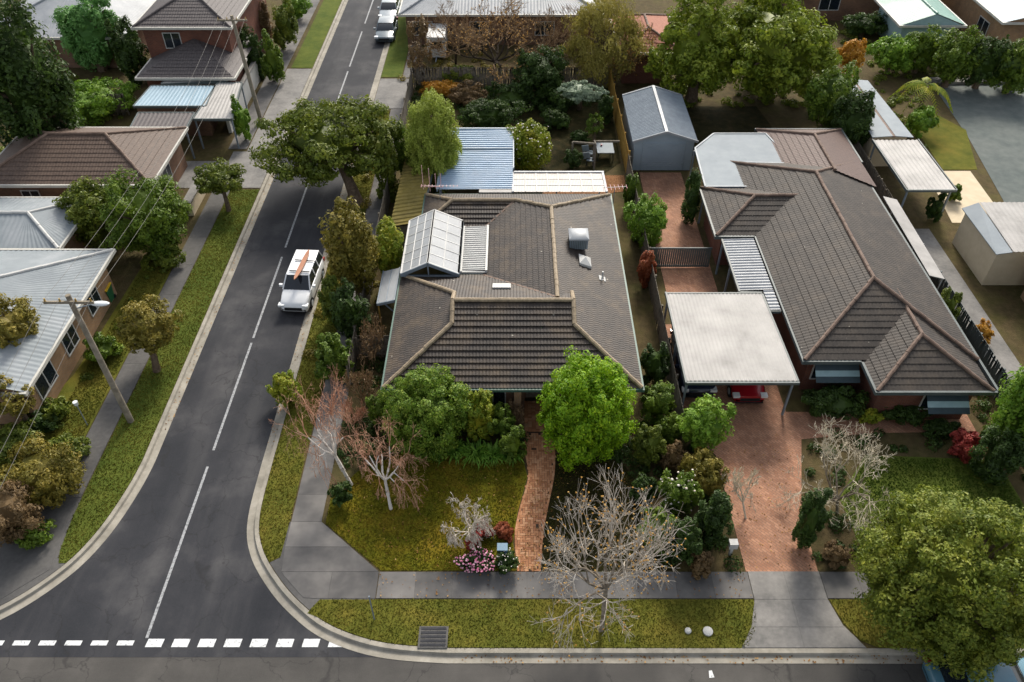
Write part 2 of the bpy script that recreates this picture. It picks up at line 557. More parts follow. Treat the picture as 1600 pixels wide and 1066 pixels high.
M['limb'] = pmat('limb_bark', [(96, 86, 74), (126, 116, 102), (152, 142, 128)], 5, 0.9, 0.3, 25, spec=0.1)
M['birch'] = pmat('birch_bark', [(120, 112, 104), (190, 182, 172), (206, 200, 192)], 5, 0.9, 0.3, 25, spec=0.1, lo=0.35, hi=0.5)
M['twig_grey'] = islandmat('twig_grey', [(148, 138, 124), (182, 172, 158), (208, 200, 188)], 0.9, 0.1)
M['twig_brown'] = islandmat('twig_brown', [(104, 84, 62), (132, 108, 82), (156, 132, 102)], 0.9, 0.1)
M['twig_pink'] = islandmat('twig_pink', [(150, 108, 86), (184, 140, 114), (206, 168, 142)], 0.9, 0.1)
M['twig_pale'] = islandmat('twig_pale', [(176, 164, 142), (196, 186, 164), (210, 200, 180)], 0.9, 0.1)
M['flower_white'] = islandmat('flower_white', [(226, 214, 200), (240, 236, 230)], 0.6, 0.2, 0.2)
M['flower_pink'] = islandmat('flower_pink', [(206, 110, 150), (222, 150, 176), (236, 196, 206)], 0.6, 0.2, 0.2)
M['bud_gold'] = islandmat('bud_gold', [(160, 118, 50), (186, 140, 66), (196, 160, 96)], 0.7, 0.2, 0.2)
LEAF = {
    'camellia': leafmat('camellia', (56, 84, 18), (108, 136, 32), (170, 182, 72), [(50, 80, 22), (88, 118, 34), (122, 144, 54)]),
    'lime': leafmat('lime', (66, 104, 6), (116, 156, 12), (176, 198, 34), [(78, 120, 8), (116, 156, 14), (144, 172, 24)]),
    'dome': leafmat('dome', (64, 82, 20), (106, 120, 36), (158, 158, 58)),
    'sunny': leafmat('sunny', (70, 92, 18), (114, 130, 34), (156, 162, 54)),
    'yellow': leafmat('yellow', (84, 112, 24), (128, 142, 36), (184, 172, 56)),
    'dark': leafmat('dark', (32, 50, 18), (54, 76, 26), (84, 108, 42)),
    'mid': leafmat('mid', (52, 76, 18), (86, 110, 28), (128, 146, 46)),
    'olive': leafmat('olive', (80, 80, 26), (118, 110, 40), (162, 142, 62)),
    'olivegreen': leafmat('olivegreen', (58, 74, 22), (94, 108, 32), (140, 146, 52)),
    'feather': leafmat('feather', (108, 126, 42), (146, 160, 62), (184, 192, 98)),
    'bright': leafmat('bright', (68, 100, 24), (104, 140, 38), (148, 172, 60)),
    'cone': leafmat('cone', (66, 110, 50), (96, 142, 72), (130, 172, 96)),
    'silver': leafmat('silver', (96, 112, 92), (126, 142, 118), (156, 170, 142)),
    'gold': leafmat('gold', (150, 104, 24), (182, 132, 40), (200, 158, 66)),
    'rust': leafmat('rust', (104, 52, 32), (146, 76, 46), (176, 108, 66)),
    'red': leafmat('red', (122, 40, 40), (158, 62, 56), (184, 98, 80)),
    'brown': leafmat('brown', (86, 70, 46), (116, 94, 62), (142, 118, 82)),
    'willow': leafmat('willow', (108, 104, 44), (140, 132, 60), (164, 152, 80)),
    'strap': leafmat('strap', (48, 86, 22), (88, 130, 38), (136, 170, 62)),
}

# ------------------------------------------------------------------ roofs
def scan(poly, w):
    xs = []
    n = len(poly)
    for i in range(n):
        (u0, w0), (u1, w1) = poly[i], poly[(i + 1) % n]
        if (w0 - w) * (w1 - w) < 0:
            xs.append(u0 + (u1 - u0) * (w - w0) / (w1 - w0))
    return (min(xs), max(xs)) if len(xs) >= 2 else None


def tile_face(mb, pts, g=0.33, wave=0.165, per=4, amp=0.013, step=0.062):
    """a sloping roof face laid with overlapping courses of wavy tiles"""
    pts = [Vector(p) for p in pts]
    nrm = Vector((0, 0, 0))
    for i in range(len(pts)):
        nrm += pts[i].cross(pts[(i + 1) % len(pts)])
    nrm.normalize()
    if nrm.z < 0:
        nrm = -nrm
    u = Vector((0, 0, 1)).cross(nrm).normalized()
    w = nrm.cross(u).normalized()
    o = min(pts, key=lambda p: p.z)
    po = [((p - o).dot(u), (p - o).dot(w)) for p in pts]
    W = max(p[1] for p in po)
    cuts = [k * g for k in range(int(W / g) + 1)]
    if W - cuts[-1] > 0.03:
        cuts.append(W)
    du = wave / per
    U0 = min(p[0] for p in po)
    U1 = max(p[0] for p in po)
    cols = np.arange(math.floor(U0 / du), math.ceil(U1 / du) + 1) * du
    o_, u_, w_, n_ = np.array(o), np.array(u), np.array(w), np.array(nrm)

    def line(us, wv, frac):
        off = step * (1 - frac) + amp * np.cos(2 * math.pi * us / wave) * (1 - 0.25 * frac)
        return o_ + us[:, None] * u_ + wv * w_ + off[:, None] * n_
    for a, b in zip(cuts[:-1], cuts[1:]):
        e = min(0.002, (b - a) * 0.2)
        I0, I1 = scan(po, a + e), scan(po, b - e)
        if not I0 or not I1:
            continue
        k = math.floor((a + e) / g + 1e-6)
        f0, f1 = (a - k * g) / g, (b - k * g) / g
        j = RNG.normal() * 0.004
        u0, u1 = np.clip(cols, *I0), np.clip(cols, *I1)
        A, B = line(u0, a, f0) + j * n_, line(u1, b, f1) + j * n_
        keep = ((u0[1:] - u0[:-1]) + (u1[1:] - u1[:-1])) > 1e-4
        n = len(cols)
        idx = np.arange(n - 1)[keep]
        F = np.stack([idx, idx + 1, n + idx + 1, n + idx], 1)
        if f0 < 0.01:                      # the thick butt end of the course
            C = A - (step + 0.01) * n_
            V = np.concatenate([A, B, C])
            F = np.concatenate([F, np.stack([2 * n + idx, 2 * n + idx + 1, idx + 1, idx], 1)])
        else:
            V = np.concatenate([A, B])
        mb.add(V, F)


def ridge_caps(mb, p0, p1, r=0.115, seg=0.42):
    p0, p1 = np.array(p0, float), np.array(p1, float)
    L = np.linalg.norm(p1 - p0)
    n = max(1, int(L / seg))
    t = np.linspace(0, 1, n + 1)
    A = p0 + (p1 - p0) * t[:-1, None]
    B = p0 + (p1 - p0) * np.minimum(t[1:, None] + 0.05 / L, 1)
    j = RNG.normal(size=(n, 3)) * 0.006
    mb.frustums(A + j, B + j, r * 1.03, r * 0.95, 8, cap=True)


def cap_lines(lines, m, parent, d=.03, r=.10, seg=.45):
    for a, b in lines:
        mb = MB()
        ridge_caps(mb, (a[0], a[1], a[2] + d), (b[0], b[1], b[2] + d), r, seg)
        mb.build('ridge_capping', m, parent)


def hip(x0, x1, y0, y1, E, s, axis, e0='hip', e1='hip'):
    """faces and cap lines of one roof section; e0 / e1 are the low and high ends of the ridge"""
    if axis == 'x':
        h = (y1 - y0) / 2
        ym, zr = (y0 + y1) / 2, E + s * h
        a = x0 + (h if e0 == 'hip' else 0)
        b = x1 - (h if e1 == 'hip' else 0)
        A, B = (a, ym, zr), (b, ym, zr)
        F = [[(x0, y0, E), (x1, y0, E), B, A], [(x1, y1, E), (x0, y1, E), A, B]]
        L = [(A, B)]
        if e0 == 'hip':
            F.append([(x0, y1, E), (x0, y0, E), A])
            L += [((x0, y0, E), A), ((x0, y1, E), A)]
        if e1 == 'hip':
            F.append([(x1, y0, E), (x1, y1, E), B])
            L += [((x1, y0, E), B), ((x1, y1, E), B)]
    else:
        h = (x1 - x0) / 2
        xm, zr = (x0 + x1) / 2, E + s * h
        a = y0 + (h if e0 == 'hip' else 0)
        b = y1 - (h if e1 == 'hip' else 0)
        A, B = (xm, a, zr), (xm, b, zr)
        F = [[(x0, y1, E), (x0, y0, E), A, B], [(x1, y0, E), (x1, y1, E), B, A]]
        L = [(A, B)]
        if e0 == 'hip':
            F.append([(x0, y0, E), (x1, y0, E), A])
            L += [((x0, y0, E), A), ((x1, y0, E), A)]
        if e1 == 'hip':
            F.append([(x1, y1, E), (x0, y1, E), B])
            L += [((x0, y1, E), B), ((x1, y1, E), B)]
    return F, L


def eaves(mb, x0, x1, y0, y1, E, h=0.16, w=0.12):
    mb.box(x0 - w, x1 + w, y0 - w, y0, E - h, E + 0.03)
    mb.box(x0 - w, x1 + w, y1, y1 + w, E - h, E + 0.03)
    mb.box(x0 - w, x0, y0, y1, E - h, E + 0.03)
    mb.box(x1, x1 + w, y0, y1, E - h, E + 0.03)


def corr(mb, p00, p10, p11, p01, period=0.15, amp=0.02, per=6, rows=1):
    """corrugated sheet; the ribs run from the p00-p10 edge to the p01-p11 edge"""
    p00, p10, p11, p01 = [np.array(p, float) for p in (p00, p10, p11, p01)]
    n = max(2, int(np.linalg.norm(p10 - p00) / period)) * per
    s = np.linspace(0, 1, n + 1)[:, None]
    nm = np.cross(p10 - p00, p01 - p00)
    nm /= np.linalg.norm(nm)
    if nm[2] < 0:
        nm = -nm
    off = amp * np.clip(2 * np.cos(2 * math.pi * np.arange(n + 1) / per), -1, 1)[:, None] * nm
    A, B = p00 + (p10 - p00) * s + off, p01 + (p11 - p01) * s + off
    i = np.arange(n)
    F = np.stack([i, i + 1, n + 2 + i, n + 1 + i], 1)
    mb.add(np.concatenate([A, B]), F)
    mb.add(np.concatenate([A, B]) - 0.012 * nm, F[:, ::-1])


def window(root, cx, cy, z0, z1, w, face='-y', label=None):
    """frame with a pane as its child, standing proud of a wall at (cx, cy)"""
    f, g = MB(), MB()
    t = 0.06
    def bx(m, a0, a1, c0, c1, d0, d1):
        if face == '-y':
            m.box(cx + a0, cx + a1, cy - d1, cy - d0, c0, c1)
        elif face == '+x':
            m.box(cx + d0, cx + d1, cy + a0, cy + a1, c0, c1)
        else:
            m.box(cx - d1, cx - d0, cy + a0, cy + a1, c0, c1)
    bx(f, -w / 2, w / 2, z0, z0 + t, 0, .06)
    bx(f, -w / 2, w / 2, z1 - t, z1, 0, .06)
    for a in (-w / 2, -t / 2, w / 2 - t):
        bx(f, a, a + t, z0 + t, z1 - t, 0, .055)
    bx(g, -w / 2 + .02, w / 2 - .02, z0 + .02, z1 - .02, 0.004, .03)
    fo = f.build('window', M['white'], root)
    g.build('pane', M['glass'], fo)
    return fo


# ------------------------------------------------------------------ plants
def ell_points(n, rng):
    v = rng.normal(size=(n, 3))
    return v / np.linalg.norm(v, axis=1, keepdims=True)


def leaf_cloud(mb, c, r, size, dens=2.0, ncl=22, lump=0.42, seed=0, aspect=0.55, core=True, spread=0.64, droop=0.0):
    """leaves spread over many clumps filling an ellipsoid crown"""
    rng = np.random.default_rng(seed + 100)
    c, r = np.asarray(c, float), np.asarray(r, float)
    d = ell_points(ncl, rng)
    # spread the clumps evenly (a few steps of pushing apart)
    for _ in range(12):
        df = d[:, None] - d[None]
        q = (df ** 2).sum(-1) + 0.02 + np.eye(ncl)
        d += 0.06 * (df / q[..., None] ** 1.5).sum(1) / ncl * 3
        d /= np.linalg.norm(d, axis=1, keepdims=True)
    d += rng.normal(size=d.shape) * (0.12 if ncl < 55 else 0.05)
    cc = c + d * r * (spread + rng.normal(size=(ncl, 1)) * (0.09 if ncl < 55 else 0.045))
    cr = r * lump * rng.uniform(0.72, 1.22, (ncl, 1))
    # every clump carries smaller tufts of leaves
    ns = 9
    sub = ell_points(ncl * ns, rng).reshape(ncl, ns, 3) * rng.uniform(.55, .85, (ncl, ns, 1))
    A = 4 * math.pi * ((r[0] * r[1] + r[0] * r[2] + r[1] * r[2]) / 3)
    n = int(dens * A / (size * size * aspect) * 2.6)
    k = rng.integers(0, ncl, n)
    j = rng.integers(0, ns, n)
    dirs = ell_points(n, rng)
    off = sub[k, j] + dirs * 0.40 * rng.uniform(0.25, 1.0, (n, 1)) ** 0.45 * (1 + .12 * rng.normal(size=(n, 1)))
    pos = cc[k] + off * cr[k]
    q = (((pos - c) / r) ** 2).sum(1)
    keep = (q > 0.32) & (pos[:, 2] > 0.02)
    pos, dirs, off = pos[keep], dirs[keep], off[keep]
    n = len(pos)
    nm = off * .8 + dirs * .5 + 0.5 * ell_points(n, rng) + np.array([0, 0, 0.3])
    nm /= np.linalg.norm(nm, axis=1, keepdims=True)
    a = np.cross(nm, ell_points(n, rng))
    a /= np.linalg.norm(a, axis=1, keepdims=True) + 1e-9
    a[:, 2] -= droop
    b = np.cross(nm, a)
    s = size * np.clip(np.exp(rng.normal(size=(n, 1)) * .33), .45, 2.0)
    V = np.stack([pos - a * s * .5, pos + b * s * aspect * .5 + nm * s * .12, pos + a * s * .5,
                  pos - b * s * aspect * .5 + nm * s * .12], 1).reshape(-1, 3)
    mb.add(V, np.arange(n * 4).reshape(n, 4))
    if core:
        mb.ico(c, r * 0.52, 1, 0.15)
    return cc, cr


def scatter_on(mb, cc, cr, n, size, seed, up=0.15):
    """small blossoms or buds on the outside of the clumps"""
    rng = np.random.default_rng(seed + 900)
    k = rng.integers(0, len(cc), n)
    d = ell_points(n, rng)
    d[:, 2] = np.abs(d[:, 2]) * 0.9 + up
    d[:, 1] -= 0.25
    d /= np.linalg.norm(d, axis=1, keepdims=True)
    pos = cc[k] + d * cr[k] * 1.06
    for p in pos:
        s = size * rng.uniform(0.7, 1.3)
        mb.ico(p, (s, s, s * .7), 0, 0.1)


def fit(cx, cy, rpx, rpy, clr):
    """centre and radii in metres of a crown seen at a pixel ellipse, its underside clr above the ground"""
    rz = 1.0
    for _ in range(6):
        zc = clr + rz * 0.9
        p = P(cx, cy, zc)
        d = depth(p.y, zc)
        rx = rpx * d / FPX
        ry = rx
        ap = rpy * d / FPX
        q = ap * ap - (ry * SI) ** 2
        if q < (0.45 * ap) ** 2:
            ry = ap * 0.8 / SI if ap * 0.8 / SI < rx else rx
            q = max(ap * ap - (ry * SI) ** 2, (0.45 * ap) ** 2)
        rz = math.sqrt(q) / CO
    return p, (rx, ry, rz)


SEED = [0]


def shrub(label, cx, cy, rpx, rpy, leaf, size=0.12, name='shrub', cat='shrub', group=None, ncl=16, flowers=None, dens=1.9,
          fsize=0.06, droop=0.0, aspect=0.55, lump=0.42, spread=.64):
    SEED[0] += 1
    p, r = fit(cx, cy, rpx * 1.12, rpy * 1.12, 0.0)
    base = (p.x, p.y, 0)
    if flowers:
        root = thing(name, label, cat, base, group=group)
        mb = MB()
        cc, cr = leaf_cloud(mb, p, r, size, dens, ncl, lump, SEED[0], aspect, spread=spread, droop=droop)
        mb.build('foliage', LEAF[leaf], root)
        fb = MB()
        scatter_on(fb, cc, cr, flowers[1], fsize, SEED[0])
        fb.build('flowers', M[flowers[0]], root)['kind'] = 'stuff'
        return root
    mb = MB()
    leaf_cloud(mb, p, r, size, dens, ncl, lump, SEED[0], aspect, spread=spread, droop=droop)
    return tag(mb.build(name, LEAF[leaf], loc=base), label, cat, group)


def leafy_tree(label, cx, cy, rpx, rpy, leaf, size=0.18, clr=1.0, name='tree', group=None, ncl=26, lump=0.4, dens=1.7,
               trunk='trunk', base=None, tr=None, flowers=None, droop=0.0, aspect=0.55, core=True, spread=0.64):
    SEED[0] += 1
    p, r = fit(cx, cy, rpx, rpy, clr)
    b = P(*base) if base else Vector((p.x, p.y, 0))
    root = thing(name, label, 'tree', b, group=group)
    mb = MB()
    cc, cr = leaf_cloud(mb, p, r, size, dens, ncl, lump, SEED[0], aspect, core, spread, droop)
    mb.build('crown', LEAF[leaf], root)
    tr = tr or max(0.08, 0.055 * (r[0] + r[2]))
    t = MB()
    fork = Vector((b.x * .4 + p.x * .6, b.y * .4 + p.y * .6, max(0.3, p.z - r[2] * .45)))
    t.tube([b - Vector((0, 0, .1)), b.lerp(fork, .5) + Vector((.04, -.03, 0)), fork], [tr * 1.35, tr, tr * .8], 8)
    for q in cc[::2]:
        q = Vector(q)
        md = fork.lerp(q, .5) + Vector((0, 0, .1 * r[2]))
        t.tube([fork, md, fork.lerp(q, .95)], [tr * .55, tr * .3, tr * .1], 5, cap=False)
    t.build('trunk', M[trunk], root)
    if flowers:
        fb = MB()
        scatter_on(fb, cc, cr, flowers[1], flowers[2], SEED[0])
        fb.build('flowers', M[flowers[0]], root)['kind'] = 'stuff'
    return root


def branch_set(levels, seed, trunk_h=0.28, n0=5, split=(2, 3), ang=0.55, ratio=0.74, weep=0.0, first=0.9, flat=1.0, up_=0.05, side=.35):
    """segments (p0, p1, level) of a leafless tree of unit height and unit crown radius"""
    rng = random.Random(seed)
    S = []

    def grow(p, d, L, lv):
        if lv > levels:
            return
        nseg = 2 if lv < levels else 1
        for _ in range(nseg):
            d = (d + Vector((rng.gauss(0, .16), rng.gauss(0, .16), rng.gauss(0, .1) * flat - weep * lv * .12 + up_))).normalized()
            q = p + d * (L / nseg)
            S.append((p, q, lv))
            p = q
            if lv >= 1 and rng.random() < side and lv < levels:
                e = (d + Vector((rng.gauss(0, .6), rng.gauss(0, .6), rng.gauss(0, .4)))).normalized()
                grow(p, e, L * ratio * .8, lv + 1)
        for _ in range(rng.randint(*split)):
            e = (d + Vector((rng.gauss(0, ang), rng.gauss(0, ang), rng.gauss(0, ang * .7 * flat)))).normalized()
            grow(p, e, L * ratio * rng.uniform(.8, 1.15), lv + 1)
    top = Vector((rng.gauss(0, .03), rng.gauss(0, .03), trunk_h))
    S.append((Vector((0, 0, 0)), top * .5, 0))
    S.append((top * .5, top, 0))
    a0 = rng.random() * 6.28
    for i in range(n0):
        a = a0 + 6.283 * i / n0 + rng.gauss(0, .2)
        el = rng.uniform(.35, 1.0) * first
        grow(top, Vector((math.cos(a) * math.cos(el), math.sin(a) * math.cos(el), math.sin(el))), .3, 1)
    return S


def bare_tree(label, base, cx, cy, rpx, zc, height, mat, bark, levels=6, r0=0.1, name='bare_tree', cat='tree', group=None, seed=1,
              rmin=0.009, buds=None, ry=1.0, **kw):
    """leafless tree: trunk with limbs, and twigs; its crown is centred on a pixel at height zc"""
    b = P(base[0], base[1], 0)
    c = P(cx, cy, zc)
    R = rpx * depth(c.y, zc) / FPX
    S = branch_set(levels, seed, **kw)
    E = np.array([list(s[1]) for s in S])
    rad = np.percentile(np.hypot(E[:, 0], E[:, 1]), 96)
    zt = np.percentile(E[:, 2], 99)
    lean = Vector((c.x - b.x, c.y - b.y, 0))

    def tr(v):
        z = v.z / zt * height
        k = min(1.0, z / zc)
        return (b.x + lean.x * k + v.x / rad * R, b.y + lean.y * k + v.y / rad * R * ry, z)
    root = thing(name, label, cat, b, group=group)
    for nm, mm, sel in (('trunk', bark, lambda l: l <= 2), ('twigs', mat, lambda l: l > 2)):
        ss = [s for s in S if sel(s[2])]
        A = np.array([tr(s[0]) for s in ss])
        B = np.array([tr(s[1]) for s in ss])
        lv = np.array([s[2] for s in ss], float)
        ra = np.maximum(r0 * 0.60 ** lv, rmin)
        rb = np.maximum(r0 * 0.60 ** (lv + .6), rmin * .8)
        mb = MB()
        mb.frustums(A, B, ra, rb, 6 if nm == 'trunk' else 4)
        mb.build(nm, M[mm], root)
    if buds:
        rng = random.Random(seed)
        fb = MB()
        tips = [s for s in S if s[2] >= levels - 1]
        for s in rng.sample(tips, min(buds[1], len(tips))):
            fb.ico(tr(s[1]), (buds[2], buds[2], buds[2] * .7), 0, .15)
        fb.build('buds', M[buds[0]], root)['kind'] = 'stuff'
    return root


def strap_plant(label, px, py, R, hgt, n=70, leaf='strap', group=None, name='strap_leaf_plant', width=0.05):
    SEED[0] += 1
    rng = np.random.default_rng(SEED[0])
    b = P(px, py, 0)
    V, F = [], []
    for i in range(n):
        a = rng.uniform(0, 6.283)
        L = R * rng.uniform(.6, 1.15)
        h = hgt * rng.uniform(.7, 1.2)
        w = width * rng.uniform(.7, 1.2)
        o = np.array([b.x, b.y, 0]) + np.append(rng.normal(size=2) * R * .18, 0)
        s = np.array([-math.sin(a), math.cos(a), 0])
        f = np.array([math.cos(a), math.sin(a), 0])
        k0 = len(V)
        for t in (0, .35, .7, 1.0):
            p = o + f * L * t + np.array([0, 0, h * (2.6 * t - 2.1 * t * t) + .02])
            ww = w * (1 - t ** 2 * .9)
            V += [p - s * ww, p + s * ww]
        F += [(k0 + 2 * j, k0 + 2 * j + 1, k0 + 2 * j + 3, k0 + 2 * j + 2) for j in range(3)]
    mb = MB().add(np.array(V), np.array(F))
    return tag(mb.build(name, LEAF[leaf], loc=(b.x, b.y, 0)), label, 'plant', group)


def twig_shrub(label, px, py, rpx, h, mat='twig_brown', seed=1, levels=5, name='twiggy_shrub', group=None, leaves=None, ry=1.0):
    """leafless many-stemmed shrub standing at a ground pixel"""
    b = P(px, py, 0)
    R = rpx * depth(b.y, h * .5) / FPX
    S = branch_set(levels, seed, trunk_h=0.06, n0=9, ang=.5, ratio=.76)
    E = np.array([list(s[1]) for s in S])
    rad, zt = np.percentile(np.hypot(E[:, 0], E[:, 1]), 95), np.percentile(E[:, 2], 98)
    tr = lambda v: (b.x + v.x / rad * R, b.y + v.y / rad * R * ry, max(0, v.z / zt * h))
    mb = MB()
    lv = np.array([s[2] for s in S], float)
    mb.frustums([tr(s[0]) for s in S], [tr(s[1]) for s in S], np.maximum(.035 * .62 ** lv, .008), np.maximum(.03 * .62 ** lv, .007), 4)
    if leaves:
        root = thing(name, label, 'shrub', b, group=group)
        mb.build('twigs', M[mat], root)
        rng = np.random.default_rng(seed)
        k = rng.integers(0, len(S), leaves[1])
        pos = np.array([tr(S[i][1]) for i in k]) + rng.normal(size=(len(k), 3)) * .08
        n = len(pos)
        a, c2 = ell_points(n, rng) * leaves[2], ell_points(n, rng) * leaves[2] * .5
        fb = MB().add(np.stack([pos - a, pos + c2, pos + a, pos - c2], 1).reshape(-1, 3), np.arange(4 * n).reshape(n, 4))
        fb.build('foliage', LEAF[leaves[0]], root)
        return root
    return tag(mb.build(name, M[mat], loc=b), label, 'shrub', group)


# ------------------------------------------------------------------ vehicles
def car(name, label, loc, rz, paint, suv=False, L=4.5, W=1.8, cat='car', group=None):
    root = thing(name, label, cat, loc, rz, group=group, local=True)
    Hh = 1.68 if suv else 1.45
    belt = 1.05 if suv else 0.92
    # body: rings along the length (front at -y)
    st = [(-.5, .74, .34, .62), (-.485, .84, .24, .72), (-.44, .93, .2, .84 if suv else .74), (-.3, .985, .2, belt - .05),
          (-.22, 1, .2, belt), (0, 1, .2, belt), (.25, 1, .2, belt), (.38, .99, .2, belt + .02), (.46, .93, .22, belt - (.0 if suv else .06)),
          (.49, .86, .28, belt - .12), (.5, .8, .36, .7)]
    V = []
    for t, w, zb, zt in st:
        y, hw = t * L, w * W / 2
        V += [(-hw * .9, y, zb), (-hw, y, zb + .16), (-hw, y, zt - .22), (-hw * .95, y, zt - .06), (-hw * .84, y, zt),
              (hw * .84, y, zt), (hw * .95, y, zt - .06), (hw, y, zt - .22), (hw, y, zb + .16), (hw * .9, y, zb)]
    n = 10
    F = [(i * n + j, i * n + (j + 1) % n, (i + 1) * n + (j + 1) % n, (i + 1) * n + j) for i in range(len(st) - 1) for j in range(n)]
    F = [f[::-1] for f in F] + [tuple(range(n)), tuple(range((len(st)) * n - 1, (len(st) - 1) * n - 1, -1))]
    body = MB().add(V, F).build('body', paint, root, smooth=False)
    yb0, yb1 = -.25 * L, (.47 if suv else .42) * L          # foot of the glass
    yr0, yr1 = -.1 * L, (.43 if suv else .27) * L           # roof
    hb, hr = W * .455, W * .375
    zb, zr = belt - .01, Hh - .05
    gl = MB()
    gl.add([(-hb, yb0, zb), (hb, yb0, zb), (hb, yb1, zb), (-hb, yb1, zb), (-hr, yr0, zr), (hr, yr0, zr), (hr, yr1, zr), (-hr, yr1, zr)],
           [(3, 2, 1, 0), (4, 5, 6, 7), (0, 1, 5, 4), (1, 2, 6, 5), (2, 3, 7, 6), (3, 0, 4, 7)])
    gl.build('window', M['glass'], root)
    rf = MB()
    e = .04
    rf.add([(-hr - e, yr0 - e, zr), (hr + e, yr0 - e, zr), (hr + e, yr1 + e, zr), (-hr - e, yr1 + e, zr),
            (-hr * .9, yr0 + .1, Hh), (hr * .9, yr0 + .1, Hh), (hr * .9, yr1 - .1, Hh), (-hr * .9, yr1 - .1, Hh)],
           [(3, 2, 1, 0), (4, 5, 6, 7), (0, 1, 5, 4), (1, 2, 6, 5), (2, 3, 7, 6), (3, 0, 4, 7)])
    for sx in (-1, 1):
        for ya, yb_ in ((yb0, yr0), (yb1, yr1), (.05 * L, .05 * L), (.24 * L, .24 * L) if suv else (.05 * L, .05 * L)):
            rf.bar((sx * hb, ya, zb), (sx * hr, yb_, zr), .07, .07)
    rf.build('roof', paint, root)
    for sx in (-1, 1):
        for sy in (-.31, .3):
            t_ = MB()
            c = (sx * (W / 2 - .1), sy * L, .33)
            t_.frustums([(c[0] - .11, c[1], .33)], [(c[0] + .11, c[1], .33)], .33, .33, 18, cap=True)
            w_ = t_.build('wheel', M['rubber'], root)
            r_ = MB()
            r_.frustums([(c[0] + sx * .10, c[1], .33)], [(c[0] + sx * .125, c[1], .33)], .2, .18, 12, cap=True)
            r_.build('rim', M['car_silver'], w_)
        hl = MB().box(sx * W * .40 - .17, sx * W * .40 + .17, -.497 * L, -.43 * L, .62, .755)
        hl.build('headlight', M['lamp'], root)
        tl = MB().box(sx * W * .42 - .12, sx * W * .42 + .12, .46 * L, .502 * L, .72, .95)
        tl.build('taillight', M['tail'], root)
        mr = MB().box(sx * (W / 2 + .1) - .1, sx * (W / 2 + .1) + .1, -.2 * L, -.17 * L, belt, belt + .15)
        mr.build('mirror', paint, root)
    g = MB().box(-.5, .5, -.507 * L, -.48 * L, .42, .62)
    g.box(-.7, .7, -.503 * L, -.48 * L, .26, .36)
    g.build('grille', M['dark'], root)
    return root

# ------------------------------------------------------------------ ground, roads, kerbs, paths
def smooth_line(pts, n=6):
    out = []
    for i in range(len(pts) - 1):
        p0, p1, p2, p3 = pts[max(0, i - 1)], pts[i], pts[i + 1], pts[min(len(pts) - 1, i + 2)]
        if math.dist(p1, p2) > 12:
            out.append(p1)
            continue
        for k in range(n):
            t = k / n
            a, b, c, d = [np.array(q, float) for q in (p0, p1, p2, p3)]
            if math.dist(p0, p1) > 12:
                a = b - (b - a) / np.linalg.norm(b - a) * 2
            if math.dist(p2, p3) > 12:
                d = c + (d - c) / np.linalg.norm(d - c) * 2
            q = .5 * (2 * b + (c - a) * t + (2 * a - 5 * b + 4 * c - d) * t * t + (3 * b - a - 3 * c + d) * t ** 3)
            out.append(tuple(q))
    return out + [pts[-1]]


def offset(line, d):
    L = np.array(line, float)
    T = np.gradient(L, axis=0)
    T[1:-1] = L[2:] - L[:-2]
    T /= np.linalg.norm(T, axis=1, keepdims=True)
    return [tuple(p) for p in L + d * np.stack([-T[:, 1], T[:, 0]], 1)]


def ribbon(mb, a, b, za, zb):
    n = len(a)
    V = [(p[0], p[1], za) for p in a] + [(p[0], p[1], zb) for p in b]
    return mb.add(V, [(i, i + 1, n + i + 1, n + i) for i in range(n - 1)])


struct('ground', MB().box(-700, 700, -60, 1200, -1, -.20), M['soil'])
KR = smooth_line([(-11.6, 170), (-11.6, 24), (-11.5, 21), (-11.0, 19.3), (-9.95, 17.8), (-8.75, 16.6), (-7.3, 15.6), (-5.2, 14.9), (-2.5, 14.65), (110, 14.6)])
KL = smooth_line([(-110, 14.6), (-26.5, 14.7), (-23.4, 15.3), (-20.9, 16.4), (-19.1, 18.2), (-18.2, 20.0), (-17.7, 22.2), (-17.5, 24.2), (-17.5, 170)])
struct('side_street', MB().sheet([(-30, 14.52), (4, 14.52), (4, 20), (-10, 27), (-10, 170), (-19, 170), (-19, 27), (-30, 20)], -.12), M['asphalt'])
struct('front_street', MB().sheet([(-110, 0), (110, 0), (110, 14.7), (4.001, 14.7), (4.001, 14.515), (-30.001, 14.515), (-30.001, 14.7), (-110, 14.7)], -.122), M['asphalt_old'])
struct('garden_ground', MB().prism(KR + [(110, 170)], -.2, 0), M['soil'])
struct('garden_ground_across_street', MB().prism(KL + [(-110, 170)], -.2, 0), M['soil'])
kb = MB()
for line, sgn in ((KR, 1), (KL, 1)):
    i_, o_, g_ = offset(line, sgn * .17), offset(line, -sgn * .02), offset(line, -sgn * .38)
    if line is KR or line is KL:
        ribbon(kb, o_, i_, .018, .022)
        ribbon(kb, offset(line, -.06), o_, -.10, .018)
        ribbon(kb, g_, offset(line, -.06), -.108, -.10)
        ribbon(kb, offset(line, -.381), g_, -.125, -.108)
struct('kerb', kb, M['kerb'])

